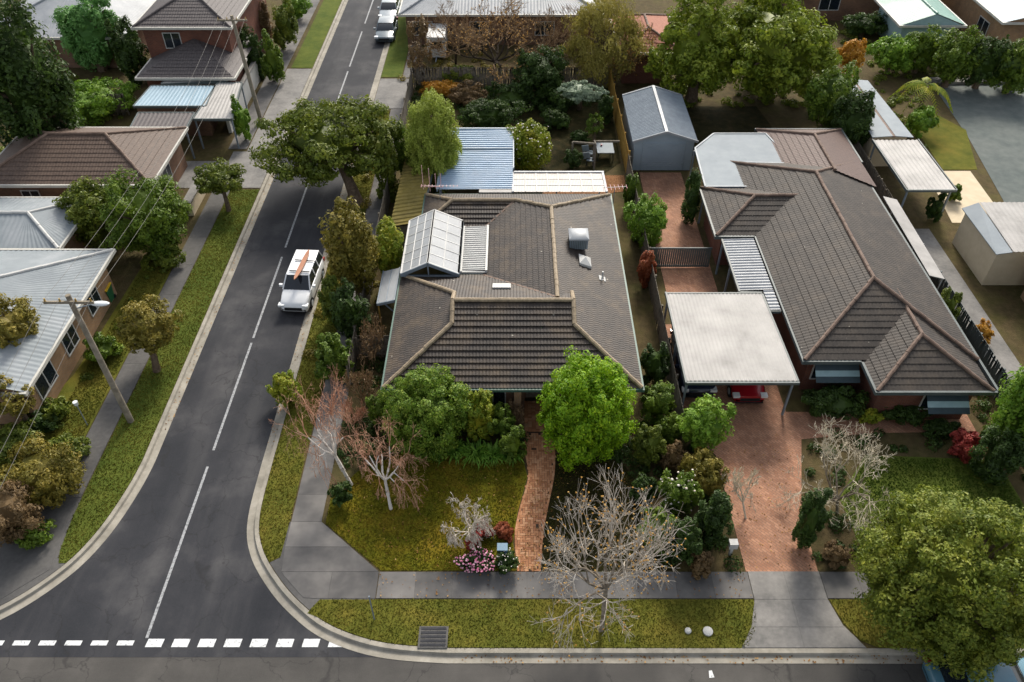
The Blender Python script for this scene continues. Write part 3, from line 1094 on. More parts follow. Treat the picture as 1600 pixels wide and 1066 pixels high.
# painted markings
pm = MB()
for k in range(9):
    x = -14.15 + 1.03 * k
    pm.sheet([(x - .32, 14.93), (x + .32, 14.93), (x + .36, 15.27), (x - .28, 15.27)], -.112)
struct('give_way_line', pm, M['paint'])
pm = MB()
for k in range(12):
    x = -15.3 - 1.03 * k
    pm.sheet([(x - .32, 15.0), (x + .32, 15.0), (x + .34, 15.2), (x - .30, 15.2)], -.112)
struct('give_way_line_worn', pm, M['paint'])
pm = MB()
for y0, y1 in ((15.3, 23.9), (24.9, 32.6), (33.0, 40.6), (41.6, 50), (51.2, 59), (60.3, 68), (69, 77), (79, 88), (90, 110)):
    pm.sheet([(-14.58, y0), (-14.46, y0), (-14.46, y1), (-14.58, y1)], -.112)
struct('centre_line', pm, M['paint_worn'])
pm = MB().sheet([(7.55, 13.7), (7.75, 13.72), (7.7, 14.0), (7.58, 13.98)], -.112)
struct('road_mark', pm, M['paint'])

M['panels'] = islandmat('concrete_panels', [(76, 75, 75), (94, 92, 91), (106, 104, 102), (124, 121, 118)], 0.9, 0.2, nscale=0.8,
                        stops2=[(72, 72, 72), (98, 96, 94), (124, 121, 117)], fac2=0.55)


def panels(mb, x0, x1, y0, y1, lx, ly, z):
    nx, ny = max(1, round((x1 - x0) / lx)), max(1, round((y1 - y0) / ly))
    dx, dy, g = (x1 - x0) / nx, (y1 - y0) / ny, .005
    mb.box(x0, x1, y0, y1, -.1, z - .012)
    for i in range(nx):
        for j in range(ny):
            mb.box(x0 + i * dx + g, x0 + (i + 1) * dx - g, y0 + j * dy + g, y0 + (j + 1) * dy - g, z - .05, z)


fp = MB()
panels(fp, -5.6, 9.95, 16.95, 18.18, 1.5, 1.3, .03)
panels(fp, 13.0, 60, 16.95, 18.18, 1.5, 1.3, .03)
panels(fp, -9.85, -8.5, 20.7, 60.5, 1.3, 1.5, .03)
panels(fp, -9.5, -8.5, 66.4, 160, 1.0, 1.5, .03)
panels(fp, -21.4, -20.0, 54, 160, 1.4, 1.6, .03)
pd = MB()
panels(pd, -20.95, -19.75, 22.0, 48.4, 1.2, 3.0, .03)
struct('footpath_across_street', pd, M['concrete_dark'])
for q in ([(-9.85, 20.69), (-8.5, 20.69), (-7.02, 19.4), (-9.85, 19.4)], [(-9.85, 19.385), (-7.0, 19.385), (-5.63, 18.19), (-9.75, 18.19)],
          [(-9.72, 18.175), (-7.6, 18.175), (-7.6, 16.95), (-8.0, 16.95), (-8.6, 16.98), (-9.6, 18.0)], [(-7.585, 18.175), (-5.63, 18.175), (-5.63, 16.95), (-7.585, 16.95)]):
    fp.prism(q, -.02, .028)
struct('footpath', fp, M['panels'])
cs = MB()
cs.prism([(9.97, 18.19), (12.98, 18.19), (12.98, 16.9), (13.25, 15.8), (13.9, 14.83), (9.0, 14.83), (9.55, 15.6), (9.97, 16.9)], -.02, .026)
for q in ([(9.97, 18.19), (11.46, 18.19), (11.46, 16.91), (9.97, 16.91)], [(11.475, 18.19), (12.98, 18.19), (12.98, 16.91), (11.475, 16.91)],
          [(9.97, 16.895), (11.46, 16.895), (11.46, 15.7), (9.58, 15.7)], [(11.475, 16.895), (12.98, 16.895), (13.28, 15.7), (11.475, 15.7)],
          [(9.57, 15.685), (11.46, 15.685), (11.46, 14.84), (9.01, 14.84)], [(11.475, 15.685), (13.3, 15.685), (13.88, 14.84), (11.475, 14.84)]):
    cs.prism(q, .02, .036)
struct('driveway_crossing', cs, M['concrete'])
cs = MB()
panels(cs, -20.9, -17.7, 48.5, 53.6, 1.6, 2.4, .038)
panels(cs, -27.5, -20.95, 48.5, 52.2, 2.2, 1.8, .03)
panels(cs, -19.9, -17.7, 53.7, 68.2, 2.2, 3, .036)
struct('driveway_across_street', cs, M['concrete'])
cs = MB()
panels(cs, -11.4, -8.6, 60.6, 66.2, 2.8, 2.8, .03)
struct('rear_driveway_crossing', cs, M['concrete'])
cs = MB().prism([(-25.8, 16.4), (-23.5, 15.9), (-21.2, 16.75), (-19.6, 18.3), (-20.0, 21.9), (-22.2, 21.9), (-25.8, 18.6)], -.02, .026)
struct('corner_footpath', cs, M['concrete_dark'])


def tongue(line, i0, i1, d, extra):
    return offset(line, d)[i0:i1] + extra


gr = MB()
kr = [p for p in offset(KR, .2)]
a = [p for p in kr if 18.6 < p[1] < 60 and p[0] < -9.9]
gr.prism([(-11.4, 60.2)] + a + [(-9.95, 18.9), (-9.92, 20.5), (-9.92, 60.2)], -.03, .03)
b = [p for p in kr if p[1] < 16.2 and p[0] < 9.2]
gr.prism([(-8.15, 16.55), (-8.3, 16.3)] + b + [(9.0, 14.83), (9.35, 14.95), (9.62, 15.4), (9.9, 16.2), (9.93, 16.9), (-7.9, 16.9)], -.03, .03)
gr.prism([(13.05, 16.9), (13.3, 15.9), (13.75, 15.15), (14.4, 14.84), (60, 14.82), (60, 16.9)], -.03, .03)
VERGE = [[(-11.4, 60.2)] + a + [(-9.95, 18.9), (-9.92, 20.5), (-9.92, 60.2)],
         [(-8.15, 16.55), (-8.3, 16.3)] + b + [(9.0, 14.83), (9.35, 14.95), (9.62, 15.4), (9.9, 16.2), (9.93, 16.9), (-7.9, 16.9)],
         [(13.05, 16.9), (13.3, 15.9), (13.75, 15.15), (14.4, 14.84), (30, 14.82), (30, 16.9)]]
struct('nature_strip', gr, M['grass'])
gl = MB()
kl = [p for p in offset(KL, .2)]
c = [p for p in kl if 18.6 < p[1] < 48 and p[0] < -17.5]
gl.prism(c + [(-17.72, 48.3), (-19.7, 48.3), (-19.7, 21), (-19.55, 19.2), (-19.35, 18.6)], -.03, .03)
gl.prism([(-17.72, 68.4), (-17.72, 160), (-19.6, 160), (-19.6, 68.4)], -.03, .03)
gl.prism([(-11.4, 66.5), (-9.6, 66.5), (-9.6, 160), (-11.4, 160)], -.03, .03)
VERGE_ACROSS = [c + [(-17.72, 48.3), (-19.7, 48.3), (-19.7, 21), (-19.55, 19.2), (-19.35, 18.6)]]
struct('nature_strip_across_street', gl, M['grass_green'])
struct('front_lawn_across_street', MB().prism([(-21.0, 22.3), (-21.0, 40), (-22.9, 40), (-23.3, 30), (-25, 24), (-23.5, 22.2)], -.03, .02), M['grass'])
struct('lawn', MB().prism([(-8.3, 20.6), (-5.55, 18.25), (.2, 18.25), (.05, 19.6), (.25, 21.2), (.72, 23.2), (.5, 24.4), (-2, 24.6), (-5.2, 24.7), (-7.3, 23.5), (-8.3, 22)], -.03, .022), M['lawn'])
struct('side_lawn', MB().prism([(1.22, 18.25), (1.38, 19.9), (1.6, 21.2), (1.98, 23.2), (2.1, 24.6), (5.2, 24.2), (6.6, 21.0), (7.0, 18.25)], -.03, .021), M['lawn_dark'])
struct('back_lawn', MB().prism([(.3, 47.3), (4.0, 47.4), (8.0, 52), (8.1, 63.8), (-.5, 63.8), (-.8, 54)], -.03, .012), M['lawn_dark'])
struct('bark_bed', MB().prism([(1.9, 46.8), (2.3, 48.6), (3.4, 49.9), (5.0, 50.2), (8.05, 50.2), (8.05, 48.1), (4.4, 47.4)], -.03, .02), M['bark'])
struct('neighbour_lawn', MB().prism([(15.2, 18.4), (20.5, 18.4), (23.3, 21), (23.2, 24.2), (17.0, 24.5), (15.0, 22)], -.03, .02), M['grass_green'])
struct('neighbour_driveway', MB().prism([(9.9, 18.2), (12.95, 18.2), (13.0, 21), (14.2, 25.5), (18, 25.9), (23, 26), (23, 27.2), (13.9, 27.3), (13.9, 34), (8.5, 34), (8.5, 26.5), (9.8, 24.5)], -.03, .02), M['paver'])
struct('neighbour_yard_paving', MB().prism([(9.2, 34.1), (12.3, 34.1), (12.2, 50.6), (9.2, 50.6)], -.03, .02), M['paver'])
struct('neighbour_side_lawn', MB().prism([(8.5, 40), (9.1, 40), (9.1, 50.5), (8.5, 50.5)], -.03, .02), M['grass_green'])
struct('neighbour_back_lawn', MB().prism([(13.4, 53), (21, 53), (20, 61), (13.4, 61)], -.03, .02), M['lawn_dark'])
struct('court', MB().prism([(33.4, 44), (46, 44), (46, 65), (36.0, 65), (35.2, 56)], -.03, .02), M['court'])
ck = MB().prism([(35.4, 65.05), (47, 65.05), (47, 66), (35.4, 66)], -.03, .25)
struct('court_edge', ck, M['concrete'])
struct('court_lawn', MB().prism([(31.3, 51), (33.8, 51), (35.5, 57), (34.0, 60), (31.6, 58)], -.03, .022), M['grass'])
struct('concrete_yard', MB().prism([(29.2, 44.2), (32.9, 44.2), (33.2, 50.8), (30.0, 50.8)], -.03, .024), M['render'])
struct('side_path', MB().prism([(25.3, 27), (27.4, 27), (27.4, 43.5), (25.3, 43.5)], -.03, .02), M['concrete'])

cb = MB()
cb.prism([p for p in kr if 15.3 < p[1] < 20.7 and p[0] < -6.8] + [(-5.63, 16.95), (-5.63, 18.19), (-8.5, 20.69), (-9.85, 20.69)], -.03, .016)
cb.prism([p for p in kl if 15.0 < p[1] < 18.7 and p[0] < -18.5] + [(-19.4, 18.8), (-19.72, 22), (-21, 22), (-25.8, 18.5), (-26.2, 15.1)], -.03, .014)
struct('corner_paving', cb, M['concrete_dark'])

# herringbone brick path
LE = smooth_line([(.27, 18.2), (.17, 19.96), (.35, 21.2), (.81, 23.2), (.68, 24.55), (.66, 25.95)], 8)
RE = smooth_line([(1.16, 18.2), (1.32, 19.96), (1.53, 21.2), (1.93, 23.2), (2.03, 24.55), (2.05, 25.95)], 8)
PATH = LE + RE[::-1]


def inside(p, poly):
    c = False
    for i in range(len(poly)):
        (x0, y0), (x1, y1) = poly[i], poly[i - 1]
        if (y0 > p[1]) != (y1 > p[1]) and p[0] < (x1 - x0) * (p[1] - y0) / (y1 - y0) + x0:
            c = not c
    return c


bp = MB()
w, g = .118, .006
for i in range(-4, 24):
    for j in range(0, 72):
        for kind, x0, y0, x1, y1 in (('h', i, j, i + 2, j + 1), ('v', i, j, i + 1, j + 2)):
            if (i - j) % 4 != (0 if kind == 'h' else 3):
                continue
            a = [x0 * w + g, x1 * w - g, 18.2 + y0 * w + g, 18.2 + y1 * w - g]
            if inside(((a[0] + a[1]) / 2, (a[2] + a[3]) / 2), PATH) and a[3] < 25.95:
                h = .034 + random.gauss(0, .003)
                bp.box(*a, 0, h)
for E, s in ((LE, 1), (RE, -1)):
    L = [np.array(p) for p in E]
    for p, q in zip(L[:-1], L[1:]):
        n = max(1, round(np.linalg.norm(q - p) / .23))
        for k in range(n):
            u, v = p + (q - p) * (k + .03) / n, p + (q - p) * (k + .97) / n
            bp.bar((u[0], u[1], .022), (v[0], v[1], .022), .1, .05)
struct('brick_path', bp, M['path_brick'])
struct('path_bed', MB().prism(PATH, -.02, .026), M['mortar'])
pp = MB()
for i in range(8):
    for j in range(17):
        x = .62 + i * .19 + random.gauss(0, .002)
        y = 25.98 + j * .118
        pp.box(x, x + .18, y, y + .108, 0, .1)
struct('porch_paving', pp, M['path_brick'])

# grass blades on the lawns and verges: nobody could count them
def blades(name, label, polys, dens, h, m):
    rng = np.random.default_rng(5)
    B = []
    for poly in polys:
        x0, x1 = min(p[0] for p in poly), max(p[0] for p in poly)
        y0, y1 = min(p[1] for p in poly), max(p[1] for p in poly)
        n = int((x1 - x0) * (y1 - y0) * dens)
        q = rng.uniform((x0, y0), (x1, y1), (n, 2))
        c = np.zeros(n, bool)
        for i in range(len(poly)):
            (ax, ay), (bx, by) = poly[i], poly[i - 1]
            if ay == by:
                continue
            hit = ((ay > q[:, 1]) != (by > q[:, 1])) & (q[:, 0] < (bx - ax) * (q[:, 1] - ay) / (by - ay) + ax)
            c ^= hit
        B.append(q[c])
    q = np.concatenate(B)
    n = len(q)
    a = rng.uniform(0, 6.283, n)
    s = np.stack([np.cos(a), np.sin(a), np.zeros(n)], 1) * rng.uniform(.02, .05, (n, 1))
    p = np.concatenate([q, np.full((n, 1), .015)], 1)
    t = p + np.concatenate([rng.normal(size=(n, 2)) * .035, rng.uniform(.5, 1.3, (n, 1)) * h], 1)
    mb = MB().add(np.stack([p - s, p + s, t], 1).reshape(-1, 3), np.arange(3 * n).reshape(n, 3))
    o = mb.build(name, m)
    o['kind'] = 'stuff'
    return tag(o, label, 'grass')


M['blade'] = islandmat('grass_blade', [(68, 74, 16), (100, 98, 24), (132, 118, 34), (168, 150, 66)], 0.8, 0.15, 0.3, nscale=.55,
                       stops2=[(58, 78, 18), (100, 98, 24), (146, 118, 42)], fac2=.6)
blades('lawn_grass', 'golden green mown grass of the front lawn left of the brick path', [[(-8.3, 20.6), (-5.55, 18.25), (.15, 18.25), (.0, 19.6), (.2, 21.2), (.66, 23.2), (.4, 24.4), (-2, 24.6), (-5.2, 24.7), (-7.3, 23.5), (-8.3, 22)]], 420, .06, M['blade'])
blades('side_lawn_grass', 'dark green grass under the bare tree right of the brick path', [[(1.3, 18.3), (1.45, 19.9), (1.66, 21.2), (2.04, 23.2), (2.2, 24.5), (5.2, 24.1), (6.5, 21.0), (6.9, 18.3)]], 300, .06, islandmat('shade_blade', [(44, 50, 16), (66, 68, 24), (92, 86, 34)], .8, .15, .3))  # darker copy of the lawn blades: shade under the tree is in their colour
M['blade_v'] = islandmat('verge_blade', [(66, 76, 22), (100, 102, 32), (134, 124, 50)], 0.8, 0.15, 0.3, nscale=.4,
                         stops2=[(58, 74, 24), (92, 92, 34), (126, 108, 48)], fac2=.6)
blades('verge_grass', 'yellow green grass of the verges round the street corner', VERGE, 380, .065, M['blade_v'])
blades('neighbour_lawn_grass', 'green grass of the lawn in front of the right-hand house', [[(15.3, 18.5), (20.4, 18.5), (23.2, 21), (23.1, 24.1), (17.1, 24.4), (15.1, 22)]], 260, .08, islandmat('lawn_blade', [(44, 66, 18), (66, 90, 26), (96, 116, 40)], .8, .15, .3, nscale=.6, stops2=[(40, 60, 18), (70, 92, 28), (104, 112, 44)], fac2=.6))
blades('far_verge_grass', 'green grass of the verge and front yard across the side street', VERGE_ACROSS + [[(-22.8, 24), (-21.1, 23), (-21.1, 40), (-22.8, 39)]], 300, .07, M['blade_v'])

# ------------------------------------------------------------------ the house in the middle
E, S = 2.6, 0.414
house = thing('brick_house', 'single storey brick house with dark grey tiled hip roof in the middle of the block', 'house', (0, 34, 0))
z = lambda d: E + S * d
FACES = [
    [(-6.15, 26.45, E), (6.2, 26.45, E), (3.09, 29.56, z(3.11)), (3.09, 30.82, z(4.37)), (-2.98, 30.82, z(4.37)), (-2.98, 29.62, z(3.17))],
    [(-6.15, 26.45, E), (-2.98, 29.62, z(3.17)), (-2.98, 32.03, z(3.17)), (-6.15, 35.2, E)],
    [(-6.15, 35.2, E), (-2.98, 32.03, z(3.17)), (-2.98, 30.82, z(4.37)), (2.3, 30.82, z(4.37)), (2.3, 31.3, z(3.9)), (-1.6, 35.2, E)],
    [(2.3, 30.82, z(4.37)), (3.09, 30.82, z(4.37)), (3.09, 32.09, z(3.11)), (2.3, 31.3, z(3.9))],
    [(-1.6, 35.2, E), (2.3, 31.3, z(3.9)), (2.3, 39.6, z(3.9)), (.2, 41.7, z(1.8)), (-1.6, 39.9, E)],
    [(6.2, 26.45, E), (6.2, 43.5, E), (2.3, 39.6, z(3.9)), (2.3, 31.3, z(3.9)), (3.09, 32.09, z(3.11)), (3.09, 29.56, z(3.11))],
    [(-5.45, 39.9, E), (-1.6, 39.9, E), (.2, 41.7, z(1.8)), (-3.65, 41.7, z(1.8))],
    [(-5.45, 39.9, E), (-3.65, 41.7, z(1.8)), (-5.45, 43.5, E)],
    [(-5.45, 43.5, E), (-3.65, 41.7, z(1.8)), (.2, 41.7, z(1.8)), (2.3, 39.6, z(3.9)), (6.2, 43.5, E)],
]
mb = MB()
for f in FACES:
    tile_face(mb, f)
roof = mb.build('roof', M['tile'], house)
up = lambda p, d=.05: (p[0], p[1], p[2] + d)
CAPS = [((-6.15, 26.45, E), (-2.98, 29.62, z(3.17))), ((6.2, 26.45, E), (3.09, 29.56, z(3.11))),
             ((-2.98, 30.82, z(4.37)), (3.09, 30.82, z(4.37))), ((-6.15, 35.2, E), (-2.98, 32.03, z(3.17))),
             ((-2.98, 29.62, z(3.17)), (-2.98, 30.82, z(4.37))), ((-2.98, 32.03, z(3.17)), (-2.98, 30.82, z(4.37))),
             ((3.09, 29.56, z(3.11)), (3.09, 30.82, z(4.37))), ((3.09, 32.09, z(3.11)), (3.09, 30.82, z(4.37))),
             ((2.3, 31.25, z(3.9)), (2.3, 39.6, z(3.9))), ((2.3, 39.6, z(3.9)), (6.2, 43.5, E)), ((2.3, 39.6, z(3.9)), (.2, 41.7, z(1.8))),
             ((.2, 41.7, z(1.8)), (-3.65, 41.7, z(1.8))), ((-3.65, 41.7, z(1.8)), (-5.45, 43.5, E)), ((-3.65, 41.7, z(1.8)), (-5.45, 39.9, E))]
cap_lines(CAPS, M['cap'], roof, .05, .115)
                                                 # lead valleys
for a, b in [((2.3, 31.3, z(3.9)), (-1.6, 35.2, E)), ((.2, 41.7, z(1.8)), (-1.6, 39.9, E))]:
    MB().bar(up(a, .06), up(b, .06), .12, .015).build('valley', M['cap_red'], roof)
mb = MB()                                                   # gablet ends
for x, y0, y1, zz in ((-2.93, 29.62, 32.03, z(3.17)), (3.04, 29.56, 32.09, z(3.11))):
    mb.add([(x, y0, zz - .03), (x, y1, zz - .03), (x, 30.82, z(4.37) - .03)], [(0, 1, 2), (2, 1, 0)])
mb.build('gablet', M['white'], house)
# gutters along every eave and the ceiling under them
mb = MB()
for x0, x1, y0, y1 in ((-6.27, 6.32, 26.33, 26.45), (-6.27, -6.15, 26.46, 35.2), (6.2, 6.32, 26.46, 43.49), (-6.27, -1.6, 35.2, 35.32),
                       (-1.72, -1.6, 35.33, 39.78), (-5.57, -1.6, 39.78, 39.9), (-5.57, -5.45, 39.91, 43.49), (-5.57, 6.32, 43.5, 43.62)):
    mb.box(x0, x1, y0, y1, E - .14, E + .02)
mb.build('gutter', M['green_gutter'], house)
FOOT = [(-6.15, 26.45), (6.2, 26.45), (6.2, 43.5), (-5.45, 43.5), (-5.45, 39.9), (-1.6, 39.9), (-1.6, 35.2), (-6.15, 35.2)]
MB().prism(FOOT, E - .08, E - .05).build('eave_lining', M['white'], house)
WALL = [(-5.6, 27.05), (.62, 27.05), (.62, 28.3), (2.6, 28.3), (2.6, 27.05), (5.65, 27.05), (5.65, 42.95), (-4.9, 42.95), (-4.9, 40.4), (-1.1, 40.4), (-1.1, 34.65), (-5.6, 34.65)]
MB().prism(WALL, 0, E - .085).build('wall', M['brick'], house)
window(house, -4.2, 27.05, .8, 2.2, 1.8)
window(house, -.95, 27.05, .5, 2.25, 1.3)
window(house, 1.95, 28.3, .5, 2.25, .8)
window(house, 4.2, 27.05, .8, 2.2, 1.8)
d = MB().box(.72, 1.5, 28.24, 28.29, .1, 2.15).build('front_door', M['timber'], house)
MB().box(1.38, 1.44, 28.18, 28.235, 1.0, 1.12).build('door_handle', M['steel'], d)
mb = MB().box(.1, .45, 26.55, 26.88, .0, E - .09)
mb.build('porch_pier', M['brick_tan'], house)
# roof lights, vent pipe
def roof_pt(px, py, dz=0):
    """a point on the right-hand slope of the main roof"""
    zz = 3.2
    for _ in range(20):
        p = P(px, py, zz)
        zz = E + S * (6.2 - p.x)
    return p + Vector((0, 0, dz))


sk = roof_pt(914, 411)
mb = MB()
mb.add([(sk.x - .33, sk.y - .42, sk.z + .16), (sk.x + .33, sk.y - .42, sk.z - .10), (sk.x + .33, sk.y + .42, sk.z - .10), (sk.x - .33, sk.y + .42, sk.z + .16),
        (sk.x - .33, sk.y - .42, sk.z + .32), (sk.x + .33, sk.y - .42, sk.z + .05), (sk.x + .33, sk.y + .42, sk.z + .05), (sk.x - .33, sk.y + .42, sk.z + .32),
        (sk.x + .02, sk.y, sk.z + .42)],
       [(0, 1, 5, 4), (1, 2, 6, 5), (2, 3, 7, 6), (3, 0, 4, 7), (4, 5, 8), (5, 6, 8), (6, 7, 8), (7, 4, 8)])
mb.build('skylight', M['white'], house)
y, x = 33.0, -.55
zz = E + S * (35.2 - y)
mb = MB()
q = [(x - .48, y - .36, zz + .15 + .15), (x + .48, y - .36, zz + .15 + .15), (x + .48, y + .36, zz - .15 + .15), (x - .48, y + .36, zz - .15 + .15)]
mb.slab(q, .22)
mb.build('skylight', M['white'], house)['label'] = 'flat rectangular white skylight'
vp = roof_pt(941, 436)
mb = MB()
mb.slab([(vp.x - .18, vp.y - .2, vp.z + .13), (vp.x + .18, vp.y - .2, vp.z - .02), (vp.x + .18, vp.y + .2, vp.z - .02), (vp.x - .18, vp.y + .2, vp.z + .13)], .03)
mb.frustums([(vp.x, vp.y, vp.z - .1)], [(vp.x, vp.y, vp.z + .5)], .05, .05, 8, True)
mb.build('vent_pipe', M['white'], house)

# evaporative cooler
ac = roof_pt(903, 384)
root = thing('evaporative_cooler', 'white and blue grey evaporative cooler box sitting on the right slope of the roof', 'cooler', ac)
x, y, zz = ac.x, ac.y, ac.z
mb = MB().box(x - .50, x + .50, y - .50, y + .50, zz + .12, zz + .72)
mb.box(x - .3, x + .3, y - .3, y + .3, zz - .3, zz + .12)
mb.build('cabinet', M['steel'], root)
mb = MB()
for k in range(9):
    mb.box(x - .44 + .1 * k, x - .40 + .1 * k, y - .525, y - .50, zz + .16, zz + .68)
    mb.box(x - .525, x - .50, y - .44 + .1 * k, y - .40 + .1 * k, zz + .16, zz + .68)
mb.build('louvre', M['gutter_dark'], root)
mb = MB()
V = [(x + a * .55, y + b * .55, zz + .72) for a, b in ((-1, -1), (1, -1), (1, 1), (-1, 1))]
V += [(x + a * .55, y + b * .55, zz + .80) for a, b in ((-1, -1), (1, -1), (1, 1), (-1, 1))]
V += [(x + a * .36, y + b * .36, zz + .93) for a, b in ((-1, -1), (1, -1), (1, 1), (-1, 1))]
mb.add(V, [(0, 1, 5, 4), (1, 2, 6, 5), (2, 3, 7, 6), (3, 0, 4, 7), (4, 5, 9, 8), (5, 6, 10, 9), (6, 7, 11, 10), (7, 4, 8, 11), (8, 9, 10, 11), (3, 2, 1, 0)])
mb.build('lid', M['grey_roof'], root)


def antenna(label, p, mast, boom, n, half, az, tilt=0.0, rods=()):
    root = thing('tv_antenna', label, 'antenna', p)
    p = Vector(p)
    top = p + Vector((0, 0, mast))
    MB().tube([p, top], .022, 6).build('mast', M['steel'], root)
    d = Vector((math.cos(az), math.sin(az), tilt)).normalized()
    s = Vector((-d.y, d.x, 0)) if tilt < 1 else Vector((1, 0, 0))
    a, b = top - d * boom * .5, top + d * boom * .5
    MB().tube([a, b], .018, 6).build('boom', M['white'], root)
    for k in range(n):
        c = a.lerp(b, k / (n - 1))
        h = half * (1 - .45 * k / (n - 1))
        MB().tube([c - s * h, c + s * h], .017, 5).build('element', M['pink_metal'], root)
    for q0, q1 in rods:
        MB().tube([p + Vector(q0), p + Vector(q1)], .018, 5).build('element', M['pink_metal'], root)
    return root


pa = P(963, 306, 2.2)
antenna('pink and white aerial on a mast beside the right rear corner of the roof', (6.45, 43.3, 2.0), 1.3, 1.5, 7, .38, math.radians(5))
pb = Vector((-4.45, 42.3, 3.0))
antenna('large pink and white aerial with tall rods on the left rear of the roof', pb, 1.0, 2.2, 11, .16, math.radians(0), 0,
        [((-.95, -.3, .95), (-.95, -.3, 2.6)), ((-.55, -.3, .8), (-.55, -.3, 2.4)), ((-1.1, -.3, 1.2), (.2, -.05, .95)), ((-.2, -.1, .9), (-.2, -.1, 1.9)), ((.1, 0, .9), (.1, 0, 1.85))])

# ------------------------------------------------------------------ sheet roofs joined to the house
# gabled polycarbonate pergola
pg = thing('gabled_pergola', 'white gabled pergola with polycarbonate roof panels left of the house roof', 'pergola', (-4.55, 37.5, 0))
xl, xm, xr, y0, y1, ze, zr = -6.12, -4.6, -2.95, 34.85, 40.0, 3.02, 3.78
for a, b, nm in ((xl, xm, 'roof_sheet'), (xm, xr, 'roof_sheet')):
    za, zb = (ze, zr) if a == xl else (zr, ze)
    mb = MB()
    corr(mb, (a, y0, za), (a, y1, za), (b, y1, zb), (b, y0, zb), .1, .008, 4)
    mb.build(nm, M['pane_roof'], pg)
mb = MB()
for (a, za), (b, zb) in (((xl, ze), (xm, zr)), ((xr, ze), (xm, zr))):
    for k in range(7):
        yy = y0 + (y1 - y0) * k / 6
        mb.bar((a, yy, za + .012), (b, yy, zb + .012), .05 if 0 < k < 6 else .1, .022)
    for t in (0, .5 if a == xr else .36, .68 if a == xl else 0, .99):
        mb.bar((a + (b - a) * t, y0, za + (zb - za) * t + .016), (a + (b - a) * t, y1, za + (zb - za) * t + .016), .05 if 0 < t < .9 else .11, .026)
mb.build('batten', M['white'], pg)
mb = MB()
for (a, za), (b, zb) in (((xl, ze), (xm, zr)), ((xm, zr), (xr, ze))):
    mb.bar((a, y0 - .06, za - .08), (b, y0 - .06, zb - .08), .06, .2)
mb.bar((xl, y0 - .04, ze - .14), (xr, y0 - .04, ze - .14), .06, .1)
mb.bar((xm, y0 - .04, ze - .1), (xm, y0 - .04, zr - .1), .07, .07)
mb.box(xl - .06, xl + .04, y0, y1, ze - .2, ze - .02)
mb.box(xr - .04, xr + .06, y0, y1, ze - .2, ze - .02)
mb.build('gable_frame', M['steel'], pg)
for x in (xl + .05, xr - .05):
    for y in (35.45, 39.6):
        MB().box(x - .05, x + .05, y - .05, y + .05, 0, ze - .2).build('post', M['steel'], pg)
# little lean-to beside it
lt = thing('lean_to', 'small polycarbonate lean-to roof on grey brackets at the left wall of the house', 'lean-to', (-6.7, 34.2, 0))
mb = MB()
corr(mb, (-7.25, 33.05, 2.35), (-7.25, 35.9, 2.35), (-6.35, 35.9, 2.6), (-6.35, 33.05, 2.6), .1, .008, 4)
mb.build('roof_sheet', M['pane_roof'], lt)
mb = MB()
mb.bar((-7.27, 33.0, 2.33), (-6.33, 33.0, 2.58), .06, .16)
mb.box(-7.32, -7.25, 33, 35.9, 2.24, 2.4)
mb.box(-6.36, -6.3, 33, 35.9, 2.5, 2.66)
mb.bar((-6.8, 33.05, 2.49), (-6.8, 35.9, 2.49), .05, .04)
mb.build('frame', M['steel'], lt)
for yy in (33.1, 35.6):
    MB().bar((-6.25, yy, 1.5), (-6.95, yy, 2.36), .06, .06).build('bracket', M['steel'], lt)
MB().box(-7.28, -7.2, 33.05, 33.13, 0, 2.3).build('post', M['timber_gold_sunlit'], lt)
# white corrugated link roof
lk = thing('link_roof', 'flat white corrugated roof between the pergola and the tiled roof', 'roof', (-2.2, 37.4, 0))
mb = MB()
corr(mb, (-2.82, 35.45, 2.72), (-2.82, 39.75, 2.72), (-1.45, 39.75, 2.78), (-1.45, 35.45, 2.78), .2, .03, 6)
mb.build('roof_sheet', M['white'], lk)
mb = MB().box(-2.9, -2.8, 35.36, 39.8, 2.6, 2.78).box(-1.5, -1.38, 35.36, 39.8, 2.66, 2.86).box(-2.9, -1.38, 35.33, 35.45, 2.6, 2.74)
mb.build('flashing', M['white'], lk)
# white verandah at the back
vd = thing('verandah', 'white translucent verandah roof along the back of the house', 'verandah', (3, 45, 0))
mb = MB()
corr(mb, (.12, 43.68, 2.72), (5.95, 43.68, 2.72), (5.95, 46.5, 2.42), (.12, 46.5, 2.42), .1, .008, 4)
mb.build('roof_sheet', M['pane_white'], vd)
mb = MB()
for k in range(1, 8):
    x = .12 + 5.83 * k / 8
    mb.bar((x, 43.7, 2.735), (x, 46.5, 2.435), .05, .03)
for t in (.33, .66):
    mb.bar((.12, 43.68 + 2.82 * t, 2.735 - .3 * t), (5.95, 43.68 + 2.82 * t, 2.735 - .3 * t), .05, .025)
mb.build('batten', M['white'], vd)
mb = MB()
mb.box(.0, 6.1, 46.48, 46.62, 2.34, 2.5)
mb.bar((.06, 43.64, 2.72), (.06, 46.5, 2.42), .14, .12)
mb.bar((6.02, 43.64, 2.72), (6.02, 46.5, 2.42), .14, .12)
mb.build('gutter', M['grey_roof'], vd)
for x in (.2, 3, 5.9):
    MB().box(x - .05, x + .05, 46.35, 46.45, 0, 2.4).build('post', M['white'], vd)
MB().box(-2.1, -.02, 43.66, 44.0, 2.62, 2.7).build('side_strip', M['white_roof'], vd)
